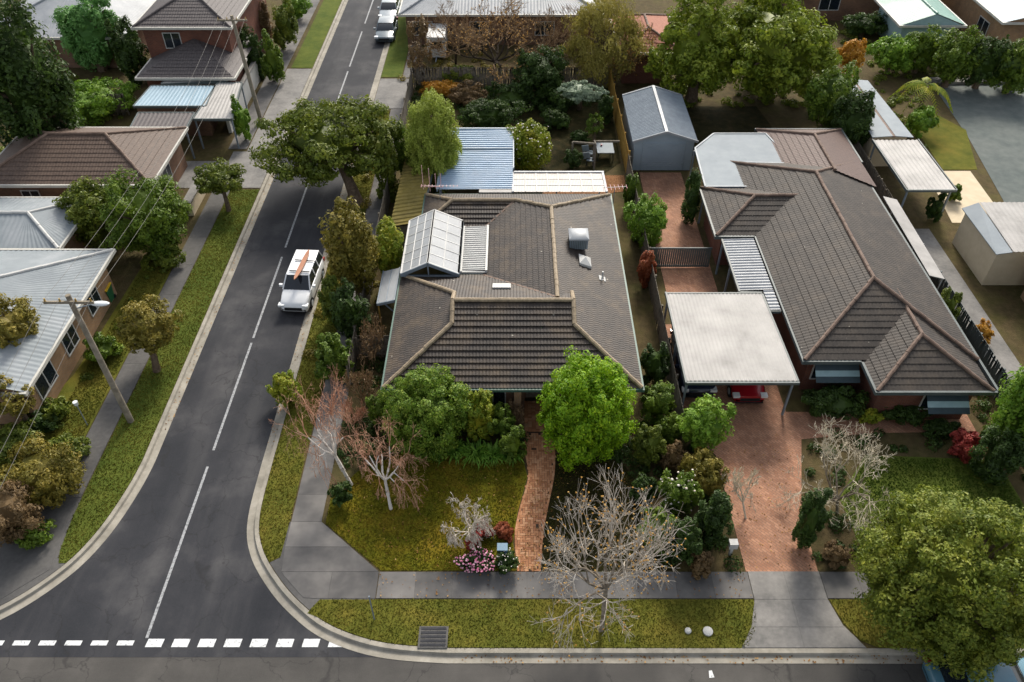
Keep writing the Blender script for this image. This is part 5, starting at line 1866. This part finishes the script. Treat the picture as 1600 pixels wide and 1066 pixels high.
g.box(-29.7, -21.8, 60.08, 60.2, 2.64, 2.83).box(-29.72, -29.6, 60.2, 63.9, 2.64, 2.83).box(-21.9, -21.78, 60.2, 63.9, 2.64, 2.83)
g.build('gutter', M['gutter'], ts)
simple_house('house', 'house with a grey roof beyond the two storey house at the top left', 'house', -46, -33, 68, 80, 2.9, 'grey_roof', 'brick', 'x', 'hip', 'hip', 'grey_roof', .35, False)
# white garden wall and rendered pillar beside the path across the street
gw = thing('garden_wall', 'white rendered garden wall beside the carport across the street', 'wall', (-21.8, 60, 0))
MB().box(-22.0, -21.75, 56.5, 66, 0, 1.7).build('wall', M['white'], gw)
MB().box(-22.05, -21.7, 56.4, 66.1, 1.7, 1.78).build('coping', M['concrete'], gw)
q = P(306, 322, 0)
lw = thing('garden_wall', 'short pale low wall under the round tree across the street', 'wall', (q.x, q.y, 0))
MB().box(q.x - .25, q.x + .25, q.y - 1.2, q.y + 1.8, 0, 1.0).build('wall', M['render'], lw)
MB().box(q.x - .3, q.x + .3, q.y - 1.25, q.y + 1.85, 1.0, 1.06).build('coping', M['concrete'], lw)
paling_fence('timber_fence', 'grey timber fence behind the round bushes at the top left', (-30.8, 59.5), (-36, 59.5), 1.8, M['timber'])

# ------------------------------------------------------------------ cars
g = 'parked cars'
c = P(470, 452, .5)
car('parked_car', 'white four wheel drive parked on the side street with an orange board on its roof', (c.x, c.y + .55, -.12), math.radians(-3), M['car_white'], True, 4.5, 1.74, group=g)
sb = thing('surfboard', 'long orange board lying on the roof of the white car', 'surfboard', (c.x + .12, c.y + .8, 1.56), math.radians(-6), local=True)
mb = MB()
n = 12
V, F = [], []
for i in range(n + 1):
    t = -1 + 2 * i / n
    w = .14 * math.sqrt(max(0.02, 1 - abs(t) ** 2.6))
    V += [(-w, t * 1.45, .14 + .05 * t * t), (w, t * 1.45, .14 + .05 * t * t), (w, t * 1.45, .08 + .05 * t * t), (-w, t * 1.45, .08 + .05 * t * t)]
for i in range(n):
    F += [(i * 4 + j, i * 4 + (j + 1) % 4, i * 4 + 4 + (j + 1) % 4, i * 4 + 4 + j) for j in range(4)]
mb.add(V, [f[::-1] for f in F] + [(0, 1, 2, 3), (4 * n + 3, 4 * n + 2, 4 * n + 1, 4 * n)])
mb.build('deck', M['orange_board'], sb)
MB().box(-.6, .6, -.55, -.5, .04, .08).box(-.6, .6, .5, .55, .04, .08).build('roof_rack', M['dark'], sb)
c = P(604, 44, .6)
car('parked_car', 'dark grey car parked far up the side street, nearer of two', (c.x, c.y, -.12), 0, M['car_grey'], False, 4.5, 1.8, group=g)
c = P(609, 12, .6)
car('parked_car', 'silver car parked far up the side street, behind the grey one', (c.x, c.y, -.12), 0, M['car_silver'], False, 4.5, 1.8, group=g)
car('parked_car', 'red car parked under the white carport with its nose showing', (12.05, 29.75, .02), 0, M['car_red'], False, 4.2, 1.75, group=g)
car('parked_car', 'navy blue car parked under the white carport beside the red one', (9.55, 30.3, .02), 0, M['car_navy'], True, 4.5, 1.8, group=g)
car('parked_car', 'blue grey car parked on the front street under the round tree', (17.9, 13.3, -.12), math.radians(90), M['car_teal'], False, 4.5, 1.8, group=g)

# ------------------------------------------------------------------ trees and shrubs: the middle block
shrub('large dark green camellia in front of the dark tiled roof, left of the porch', 668, 646, 63, 66, 'camellia', .11, 'camellia', ncl=60, lump=.29, spread=.74)
shrub('small green shrub at the front left corner of the house', 597, 640, 19, 28, 'mid', .11, ncl=12)
shrub('yellow green variegated shrub between the camellia and the porch', 747, 648, 25, 42, 'yellow', .12, ncl=12)
shrub('low olive shrub left of the porch pier', 782, 664, 21, 28, 'mid', .1, ncl=12)
twig_shrub('small leafless shrub in front of the porch pier', 803, 672, 22, 1.7, 'twig_brown', 3)
shrub('low dark green shrub beside the top of the brick path', 800, 694, 23, 27, 'mid', .1, ncl=12)
for i, (x, y, r) in enumerate(((655, 698, .6), (683, 707, .75), (712, 712, .75), (742, 716, .8), (770, 716, .75), (797, 719, .6))):
    strap_plant(('leftmost strappy green clump below the big camellia', 'second strappy green clump from the left below the camellia', 'strappy green clump left of the middle of the bed edge',
                 'largest strappy green clump at the lawn edge', 'strappy green clump below the olive shrub', 'strappy green clump nearest the brick path')[i],
                x, y, r, .65, 90, 'strap', 'strap leaved plants at the lawn edge')
leafy_tree('bright lime green round tree right of the brick path in front of the roof', 917, 640, 78, 88, 'lime', .12, .25, 'round_tree', ncl=80, lump=.28, dens=2.1, spread=.745)
shrub('dark green shrub at the right front corner of the roof', 1022, 572, 22, 32, 'dark', .12, ncl=14)
shrub('mid green bush on the right boundary, below the dark shrub', 1026, 632, 26, 36, 'mid', .13, ncl=14)
shrub('olive bush with orange tips right of the lime green tree', 1018, 694, 26, 32, 'olivegreen', .11, ncl=14)
shrub('brown thinning shrub at the right boundary of the front garden', 1052, 715, 18, 24, 'brown', .1, ncl=10)
shrub('green shrub with white flowers on the right boundary of the front garden', 1060, 772, 28, 38, 'mid', .12, 'flowering_shrub', ncl=16, flowers=('flower_white', 45), fsize=.05)
shrub('dark green bush behind the bare tree at the front right corner', 1074, 850, 26, 42, 'dark', .12, ncl=14)
shrub('pinkish red leaved low shrub behind the letterbox', 755, 830, 16, 14, 'red', .07, ncl=12)
shrub('orange rust leaved low shrub left of the brick path', 788, 829, 17, 14, 'rust', .07, ncl=12)
shrub('small dark red leaved shrub at the bed edge beside the little bare tree', 738, 848, 11, 13, 'red', .07, ncl=10)
shrub('pink flowering shrub at the front edge of the lawn', 749, 876, 26, 17, 'dark', .07, 'flowering_shrub', ncl=12, flowers=('flower_pink', 260), fsize=.045)
shrub('dark green low shrub with tiny pale flowers in front of the letterbox', 791, 876, 18, 18, 'dark', .07, 'flowering_shrub', ncl=12, flowers=('flower_white', 40), fsize=.03)
bare_tree('small weeping leafless tree with grey twigs on the front lawn', (753, 862), 733, 815, 42, 1.4, 2.2, 'twig_grey', 'twig_grey', 6, .07, seed=4, weep=.5, trunk_h=.35, rmin=.008)
bare_tree('leafless silver birch on the front lawn with pinkish twigs', (611, 796), 588, 706, 62, 3.0, 5.2, 'twig_pink', 'birch', 7, .085, 'birch_tree', seed=8, weep=.2, trunk_h=.36, rmin=.0045, ratio=.8, split=(1, 3))
bare_tree('leafless birch with pink brown twigs at the left corner of the front garden', (549, 758), 500, 655, 58, 4.0, 6.0, 'twig_pink', 'birch', 7, .10, 'birch_tree', seed=19, weep=.2, trunk_h=.36, rmin=.005, ratio=.8, split=(1, 3))
bare_tree('large leafless street tree with pale twigs and golden buds on the front verge', (940, 985), 966, 814, 112, 5.4, 6.9, 'twig_grey', 'limb', 6, .11, 'street_tree', seed=5, rmin=.006, ratio=.84, side=.25,
          buds=('bud_gold', 380, .04), trunk_h=.46, n0=9, split=(2, 3), ang=.55, first=.75, flat=.8, up_=.02, ry=.8)
shrub('dark green strappy bed plant beside the birch at the left corner', 532, 772, 17, 18, 'dark', .12, ncl=10)
shrub('dark low shrub left of the birch twigs in the front garden', 575, 705, 20, 22, 'dark', .1, ncl=10)
twig_shrub('tall brown leafless shrub against the left wall of the house', 588, 560, 22, 2.6, 'twig_brown', 11, 5, leaves=('brown', 500, .06), ry=2.0)
twig_shrub('brown leafless shrub at the left front corner of the house', 570, 632, 26, 2.3, 'twig_brown', 12, 5, leaves=('brown', 400, .06))
twig_shrub('pinkish leafless shrub on the side boundary above the birch', 552, 668, 24, 1.8, 'twig_pink', 13, 5)
leafy_tree('yellow green tree beside the pergola on the left boundary', 606, 392, 27, 44, 'yellow', .14, .8, ncl=22, trunk='timber_gold_sunlit')
# back yard
leafy_tree('feathery grey green tree beside the blue patio roof', 677, 228, 45, 72, 'feather', .12, .5, 'feathery_tree', ncl=80, lump=.29, dens=2.0, aspect=.4, spread=.74)
shrub('bright green bush below the feathery tree at the left back boundary', 641, 240, 24, 42, 'mid', .13, ncl=20)
shrub('wide dark green shrub at the back fence behind the blue roof', 760, 180, 48, 28, 'dark', .14, ncl=22)
shrub('rounded camellia covered with white flowers behind the verandah', 825, 229, 35, 36, 'yellow', .12, 'camellia', ncl=70, lump=.29, flowers=('flower_white', 150), fsize=.06, spread=.72)
shrub('small yellow green bush at the foot of the white camellia', 826, 258, 20, 10, 'yellow', .1, ncl=10)
shrub('clipped round dark green shrub beside the outdoor chairs', 896, 249, 14, 15, 'dark', .09, ncl=16, lump=.36)
leafy_tree('small sparse green tree at the back right of the back yard', 930, 194, 15, 16, 'mid', .13, .8, ncl=9, dens=1.0, core=False)
leafy_tree('silvery green tree overhanging the right end of the back fence', 908, 143, 42, 20, 'silver', .16, 2.6, ncl=20, base=(905, 170), lump=.34)
leafy_tree('dark green tree behind the back fence, left of the silvery one', 845, 112, 42, 40, 'dark', .2, .6, ncl=22)
shrub('golden orange bush behind the back fence at the left', 688, 140, 38, 14, 'gold', .14, ncl=14)
# along the side street footpath
leafy_tree('olive green tree on the side street verge beside the pergola', 552, 392, 46, 74, 'olive', .17, .8, ncl=30)
shrub('tall dark bush between the footpath and the left side of the house', 548, 490, 26, 46, 'dark', .16, ncl=18)
shrub('dark green bush on the side street verge, below the tall dark one', 520, 560, 26, 36, 'mid', .15, ncl=16)
shrub('olive bush behind the white car on the verge', 520, 470, 18, 34, 'olivegreen', .15, ncl=14)
shrub('yellow green shrub left of the pinkish birch crown', 447, 606, 22, 28, 'yellow', .14, ncl=14)
leafy_tree('broad dark green street tree arching over the side street', 512, 216, 102, 80, 'olivegreen', .22, 1.6, 'street_tree', ncl=44, lump=.32, base=(560, 320), spread=.7)
shrub('green bush at the back corner beside the street tree', 600, 250, 22, 50, 'olivegreen', .18, ncl=16)
# ------------------------------------------------------------------ trees across the side street
leafy_tree('tall dark conifer at the left edge, behind the brown roofed house', 35, 120, 68, 130, 'dark', .3, .6, 'conifer', ncl=40)
leafy_tree('bright green cone shaped tree at the top left', 138, 48, 48, 58, 'cone', .24, .3, 'conifer', ncl=26, lump=.34)
shrub('round green bush left of the pale green garage', 152, 155, 50, 38, 'bright', .2, ncl=20)
shrub('dark bush behind the round green bush at the top left', 200, 82, 24, 40, 'dark', .22, ncl=14)
leafy_tree('yellow green bushy tree in front of the brown roofed house', 150, 335, 58, 55, 'olivegreen', .18, .4, ncl=26)
leafy_tree('dark green tree with yellow tips between the brown roof and the footpath', 228, 335, 66, 68, 'mid', .18, .4, ncl=28)
leafy_tree('small round olive street tree beside the concrete crossing', 342, 277, 40, 31, 'olivegreen', .16, 1.3, 'street_tree', ncl=22, base=(358, 330))
leafy_tree('yellow green street tree on the verge right of the power pole', 230, 508, 48, 46, 'olive', .15, 1.2, 'street_tree', ncl=26, base=(245, 580))
leafy_tree('olive tree in front of the pale grey roof at the left edge', 18, 512, 46, 46, 'olive', .15, 2.2, ncl=20)
leafy_tree('brownish olive tree in front of the grey roofed gable at the left edge', 20, 622, 38, 38, 'olive', .15, 1.2, ncl=14, dens=1.1, core=False)
for i, (x, y, rx_, ry_, lf, lab) in enumerate((
        (60, 740, 64, 52, 'olive', 'wide olive bush in the bottom left garden'), (15, 800, 40, 50, 'brown', 'brown olive bush at the left edge above the corner path'),
        (105, 705, 30, 26, 'olivegreen', 'low green bush beside the footpath in the bottom left garden'), (20, 690, 40, 30, 'olivegreen', 'low green bush at the left edge below the grey house'),
        (50, 835, 30, 20, 'mid', 'small green bush at the corner path'))):
    shrub(lab, x, y, rx_, ry_, lf, .13, ncl=18, dens=1.5)
shrub('upright green hedge at the end of the white carport across the street', 377, 188, 14, 28, 'bright', .16, 'hedge', ncl=10)
for x, y, rx_, ry_, lf, lab in ((425, 95, 16, 28, 'mid', 'green bush along the white garden wall across the street'), (445, 42, 20, 30, 'olivegreen', 'olive bush beside the footpath far up the street'),
                                (400, 28, 26, 34, 'brown', 'brown bare bush beside the two storey house'), (462, 12, 18, 18, 'bright', 'bright green bush far up the street at the top edge'),
                                (395, 85, 18, 30, 'dark', 'dark bush behind the distant power pole'), (60, 660, 24, 20, 'dark', 'dark bush under the gable of the grey roofed house'),
                                (160, 545, 30, 24, 'mid', 'low bush along the brick wall behind the power pole'), (85, 640, 22, 20, 'olivegreen', 'small olive bush at the corner of the brick wall'),
                                (255, 395, 30, 24, 'olivegreen', 'olive bush at the edge of the footpath across the street'), (40, 322, 36, 16, 'mid', 'low bush under the windows of the brown roofed house')):
    shrub(lab, x, y, rx_, ry_, lf, .18, ncl=12)
# ------------------------------------------------------------------ trees behind the back fence
bare_tree('wide leafless brown tree in the yard behind the back fence', (770, 128), 772, 62, 92, 3.6, 6.5, 'twig_brown', 'trunk_dark', 7, .16, seed=21, rmin=.012, buds=('bud_gold', 500, .06), split=(2, 2), n0=7)
leafy_tree('yellowish willow like tree at the top, behind the back fence', 945, 58, 68, 66, 'willow', .2, .8, 'willow_tree', ncl=30, dens=.9, core=False, droop=.5, aspect=.3)
shrub('green bush behind the back fence near the white trailer', 716, 118, 26, 18, 'olivegreen', .18, ncl=12)
leafy_tree('bare brownish tree beside the white trailer', 655, 75, 22, 45, 'brown', .16, .5, ncl=12, dens=.7, core=False)
# ------------------------------------------------------------------ trees on the right
leafy_tree('large green tree behind the blue grey garage', 1092, 78, 78, 78, 'sunny', .26, .8, ncl=40, lump=.3, spread=.7)
leafy_tree('very large yellow green tree at the top right', 1215, 70, 102, 92, 'sunny', .28, .8, ncl=46, lump=.3, spread=.7)
leafy_tree('small orange leaved tree right of the large yellow green tree', 1333, 86, 24, 28, 'gold', .2, .5, ncl=14)
leafy_tree('green tree behind the rear wing of the right-hand house', 1300, 150, 44, 55, 'mid', .22, .4, ncl=26)
leafy_tree('dark green tree beside the clear roof behind the right-hand house', 1335, 195, 34, 45, 'dark', .2, .3, ncl=20)
for i, (x, y, rx_, ry_, lf, lab) in enumerate((
        (1350, 38, 38, 22, 'dark', 'dark bush under the white edged roof at the top right'), (1395, 84, 34, 32, 'bright', 'bright green hedge tree left of the palm'),
        (1440, 80, 34, 34, 'mid', 'green hedge tree behind the palm'), (1492, 92, 36, 42, 'mid', 'green hedge tree at the left end of the grey court'),
        (1540, 96, 34, 40, 'dark', 'dark hedge tree at the middle of the court edge'), (1588, 104, 34, 40, 'mid', 'green hedge tree at the right edge behind the court'))):
    leafy_tree(lab, x, y, rx_, ry_, lf, .22, .2, 'hedge_tree', 'hedge trees round the court', ncl=20)
shrub('green shrub at the foot of the palm', 1440, 190, 22, 24, 'bright', .16, ncl=12)
shrub('bright green round bush right of the long grey fence', 1013, 346, 28, 36, 'bright', .15, ncl=18)
shrub('dark narrow bush on the red paved yard', 1082, 312, 15, 34, 'dark', .15, ncl=12)
shrub('rusty brown shrub beside the carport fence', 1010, 420, 13, 26, 'rust', .12, ncl=10)
shrub('low green bush at the back end of the paling fence', 985, 300, 10, 24, 'mid', .13, ncl=8)
leafy_tree('pale lime tree in front of the carport, right of the front garden', 1100, 665, 42, 48, 'bright', .14, .5, ncl=26)
shrub('olive bush below the pale lime tree beside the driveway', 1098, 738, 32, 38, 'olive', .13, ncl=16)
shrub('dark green bush left of the white letterbox', 1116, 812, 26, 50, 'dark', .13, ncl=16)
bare_tree('pale leafless tree on the right-hand lawn', (1308, 800), 1322, 722, 92, 2.8, 4.4, 'twig_pale', 'limb', 7, .08, seed=33, rmin=.007, split=(2, 2), n0=7, trunk_h=.18)
bare_tree('small pale leafless tree at the left side of the red paved driveway', (1165, 810), 1160, 755, 26, 1.6, 2.6, 'twig_pale', 'twig_pale', 5, .05, seed=35, rmin=.009)
shrub('round red leaved shrub near the right edge', 1512, 692, 24, 24, 'red', .12, ncl=16)
shrub('tiny yellow green round shrub between the two dark hedges', 1362, 650, 12, 14, 'yellow', .1, ncl=10)
shrub('dark clipped hedge under the left awning of the right-hand house', 1305, 630, 44, 26, 'dark', .13, 'hedge', ncl=18)
shrub('dark hedge under the front wing of the right-hand house', 1412, 642, 42, 22, 'dark', .13, 'hedge', ncl=18)
shrub('dark green shrub at the right end of the front wing', 1560, 715, 34, 44, 'dark', .14, ncl=16)
leafy_tree('bright green conifer cut off by the right edge', 1608, 640, 46, 98, 'bright', .16, .1, 'conifer', ncl=30)
leafy_tree('huge round yellow green tree in the bottom right corner', 1492, 905, 138, 140, 'dome', .115, .6, 'street_tree', ncl=110, lump=.235, dens=1.9, spread=.785)
shrub('tall dark green hedge on the right side of the red paved driveway', 1266, 815, 20, 52, 'dark', .12, 'hedge', ncl=16)
shrub('brown orange low bush beside the footpath right of the driveway', 1308, 866, 22, 20, 'brown', .1, ncl=10)
shrub('dark narrow bush along the fence right of the right-hand house', 1478, 488, 16, 32, 'olivegreen', .13, ncl=10)
shrub('round orange yellow bush beside the side path at the right', 1534, 520, 16, 16, 'gold', .1, ncl=12)
shrub('low green shrub beside the concrete yard at the right', 1490, 300, 14, 14, 'mid', .13, ncl=8)
shrub('low bush in front of the cream carport', 1462, 325, 14, 18, 'dark', .13, ncl=8)
shrub('dark low shrubbery behind the red leaved shrub', 1470, 668, 30, 14, 'dark', .12, ncl=10)


# palm
def palm(label, base, h):
    b = P(base[0], base[1], 0)
    r = thing('palm_tree', label, 'palm', b)
    MB().tube([b, b + Vector((.1, 0, h * .5)), b + Vector((.05, 0, h))], [.22, .16, .14], 10).build('trunk', M['trunk'], r)
    rng = random.Random(3)
    V, F = [], []
    top = b + Vector((.05, 0, h))
    for k in range(15):
        a = 6.283 * k / 15 + rng.gauss(0, .15)
        el = rng.uniform(-.1, .9)
        L = rng.uniform(2.0, 2.7)
        d = Vector((math.cos(a), math.sin(a), 0))
        s = Vector((-d.y, d.x, 0))
        for j in range(14):
            t = (j + 1) / 14
            p = top + d * L * t * math.cos(el * .6) + Vector((0, 0, L * (math.sin(el) * t - 1.0 * t * t)))
            w = .34 * math.sin(math.pi * min(1, t * .85 + .12))
            for sg in (-1, 1):
                q = p + s * sg * w + d * .16 - Vector((0, 0, .22))
                i = len(V)
                V += [p - d * .06, p + d * .08, q + d * .05, q]
                F.append((i, i + 1, i + 2, i + 3))
    MB().add([tuple(v) for v in V], F).build('fronds', LEAF['yellow'], r)


palm('palm with yellowing drooping fronds beside the grey court', (1428, 190), 2.9)


# ------------------------------------------------------------------ low planting nobody could count
def ground_cover(name, label, polys, leaf, n_m2, size, seed):
    rng = np.random.default_rng(seed)
    mb = MB()
    for poly in polys:
        x0, x1 = min(p[0] for p in poly), max(p[0] for p in poly)
        y0, y1 = min(p[1] for p in poly), max(p[1] for p in poly)
        for _ in range(int((x1 - x0) * (y1 - y0) * n_m2)):
            p = rng.uniform((x0, y0), (x1, y1))
            if not inside(p, poly):
                continue
            R = rng.uniform(.18, .5)
            n = int(60 * R / size * .12 * 6)
            d = ell_points(n, rng)
            d[:, 2] = np.abs(d[:, 2])
            pos = np.array([p[0], p[1], 0.02]) + d * np.array([R, R, R * rng.uniform(.5, 1.1)]) * rng.uniform(.6, 1.05, (n, 1))
            nm = d + .6 * ell_points(n, rng)
            nm /= np.linalg.norm(nm, axis=1, keepdims=True)
            a = np.cross(nm, ell_points(n, rng))
            a /= np.linalg.norm(a, axis=1, keepdims=True) + 1e-9
            b = np.cross(nm, a)
            s = size * rng.uniform(.6, 1.3, (n, 1))
            mb.add(np.stack([pos - a * s * .5, pos + b * s * .3, pos + a * s * .5, pos - b * s * .3], 1).reshape(-1, 3), np.arange(4 * n).reshape(n, 4))
    o = mb.build(name, LEAF[leaf])
    o['kind'] = 'stuff'
    return tag(o, label, 'ground cover')


ground_cover('ground_cover', 'low dark green planting filling the garden beds round the middle house',
             [[(-7.6, 24.6), (.5, 24.5), (.5, 26.3), (-7.6, 26.6)], [(6.4, 18.3), (8.1, 18.3), (8.1, 27), (6.4, 27), (5.2, 24.8)],
              [(-8.35, 21), (-7.2, 23.4), (-6.5, 31), (-8.35, 31)], [(-8.2, 60), (8, 61.5), (8, 64.2), (-8.2, 64.2)], [(2.2, 24.4), (5.4, 24.2), (5.4, 26), (2.2, 26)]], 'dark', 2.2, .12, 1)
ground_cover('ground_cover', 'brownish olive undergrowth on the side street verge beside the middle house',
             [[(-11.2, 27), (-9.95, 27), (-9.95, 58), (-11.2, 58)], [(-8.35, 31.5), (-7.6, 31.5), (-7.6, 44), (-8.35, 44)], [(-9.9, 64.6), (8, 64.8), (8, 72), (-9.3, 72)]], 'olive', .9, .14, 2)
ground_cover('ground_cover', 'green garden planting round the houses across the side street',
             [[(-30, 18), (-22, 22.2), (-23.4, 25.6), (-36, 25.6)], [(-23, 38), (-21.2, 38), (-21.2, 48), (-23, 44)], [(-40, 52.5), (-31, 52.5), (-30, 60), (-40, 68)], [(-22.8, 26), (-22.2, 26), (-22.2, 38), (-22.8, 38)],
              [(-21.6, 66.5), (-21.4, 66.5), (-21.4, 110), (-24, 110)]], 'olivegreen', 1.0, .15, 3)
ground_cover('ground_cover', 'dark green garden planting round the right-hand house',
             [[(13.05, 18.3), (15, 18.4), (14.8, 22), (16.8, 24.6), (23.3, 24.4), (25, 26), (15, 26), (13.1, 21)], [(8.3, 18.3), (9.85, 18.3), (9.75, 24.5), (8.5, 26)], [(23.6, 26), (24.8, 26), (24.8, 35), (23.6, 35)],
              [(23.5, 18.4), (30, 18.4), (30, 27), (24, 26)]], 'dark', 1.5, .13, 4)
ground_cover('ground_cover', 'garden undergrowth below the trees behind the right-hand house',
             [[(13.4, 61), (34, 61), (42, 70), (34, 78), (13.4, 76)], [(28.7, 51.2), (31.2, 51.2), (31.4, 62), (28.7, 62)]], 'olivegreen', .7, .18, 5)

for x, y, rx_, ry_, lf, lab in ((800, 150, 34, 24, 'dark', 'dark bush hanging over the back fence behind the white camellia'), (730, 150, 30, 18, 'brown', 'brown bush at the back fence behind the wide dark shrub'),
                                (872, 150, 30, 24, 'dark', 'dark bush at the back fence left of the silvery tree')):
    shrub(lab, x, y, rx_, ry_, lf, .16, ncl=14)
bare_tree('leafless brown tree beside the dark green tree behind the back fence', (862, 120), 868, 60, 60, 3.4, 6.0, 'twig_brown', 'trunk_dark', 7, .12, seed=44, rmin=.012, split=(2, 2), n0=7)
bare_tree('smaller leafless brown tree right of the white trailer', (712, 100), 714, 55, 50, 3.0, 5.2, 'twig_brown', 'trunk_dark', 7, .12, seed=45, rmin=.012, split=(2, 2), n0=7)
bare_tree('leafless brown tree in front of the terracotta roof', (975, 120), 985, 75, 45, 3.0, 5.2, 'twig_brown', 'trunk_dark', 6, .12, seed=46, rmin=.012, buds=('bud_gold', 300, .07))

for x, y, rx_, ry_, lf, lab in ((1046, 672, 20, 26, 'mid', 'green bush on the right boundary between the mid green bush and the brown shrub'), (1032, 828, 30, 36, 'mid', 'green bush behind the right side of the leafless street tree'),
                                (1006, 762, 20, 24, 'dark', 'dark bush left of the white flowered shrub on the right boundary'), (1094, 880, 16, 22, 'brown', 'brown shrub at the front right corner of the middle block')):
    shrub(lab, x, y, rx_, ry_, lf, .12, ncl=14)


def litter(name, label, polys, n, size, seed, zz):
    rng = np.random.default_rng(seed)
    mb = MB()
    for poly in polys:
        q = []
        while len(q) < n:
            p = rng.uniform((min(a[0] for a in poly), min(a[1] for a in poly)), (max(a[0] for a in poly), max(a[1] for a in poly)))
            if inside(p, poly):
                q.append((p[0], p[1], zz))
        q = np.array(q)
        a = rng.uniform(0, 6.283, n)
        s = size * rng.uniform(.5, 1.5, (n, 1))
        u = np.stack([np.cos(a), np.sin(a), rng.normal(size=n) * .2], 1) * s
        v = np.stack([-np.sin(a), np.cos(a), rng.normal(size=n) * .2], 1) * s * .6
        mb.add(np.stack([q - u, q + v, q + u, q - v], 1).reshape(-1, 3), np.arange(4 * n).reshape(n, 4))
    o = mb.build(name, M['litter'])
    o['kind'] = 'stuff'
    return tag(o, label, 'leaf litter')


M['litter'] = islandmat('leaf_litter', [(70, 48, 28), (112, 78, 42), (150, 112, 62), (170, 140, 96)], .9, .1)
litter('leaf_litter', 'fallen brown leaves on the front lawn, brick path and footpath of the corner block',
       [[(-8.2, 20.6), (-5.5, 18.2), (.2, 18.2), (.4, 24.3), (-7, 23.6)], [(.3, 18.2), (1.2, 18.2), (1.9, 23), (.8, 23)], [(1.4, 18.2), (7, 18.2), (6, 23), (2, 24)], [(-5.6, 17), (9.9, 17), (9.9, 18.1), (-5.6, 18.1)]], 260, .035, 3, .075)
litter('leaf_litter', 'fallen leaves and twigs along the gutters of the two streets',
       [[(-2, 14.28), (20, 14.24), (20, 14.58), (-2, 14.6)], [(-12.0, 25), (-11.65, 25), (-11.65, 60), (-12.0, 60)], [(-17.45, 26), (-17.1, 26), (-17.1, 60), (-17.45, 60)]], 260, .04, 4, -.085)
litter('leaf_litter', 'fallen leaves scattered over the driveway paving of the right-hand house',
       [[(10, 18.3), (12.9, 18.3), (13.8, 26), (9.9, 25)], [(9.3, 34.5), (12, 34.5), (12, 50), (9.3, 50)]], 300, .035, 5, .04)

for x, y, rx_, ry_, lf, lab in ((868, 186, 22, 16, 'dark', 'low dark bush in the shaded back yard behind the white flowered camellia'), (946, 172, 13, 20, 'dark', 'dark bush in the back right corner of the back yard'),
                                (905, 212, 16, 9, 'dark', 'low dark planting behind the timber pergola'), (650, 276, 20, 22, 'mid', 'bright bush hanging over the end of the mossy shed roof')):
    shrub(lab, x, y, rx_, ry_, lf, .14, ncl=14)
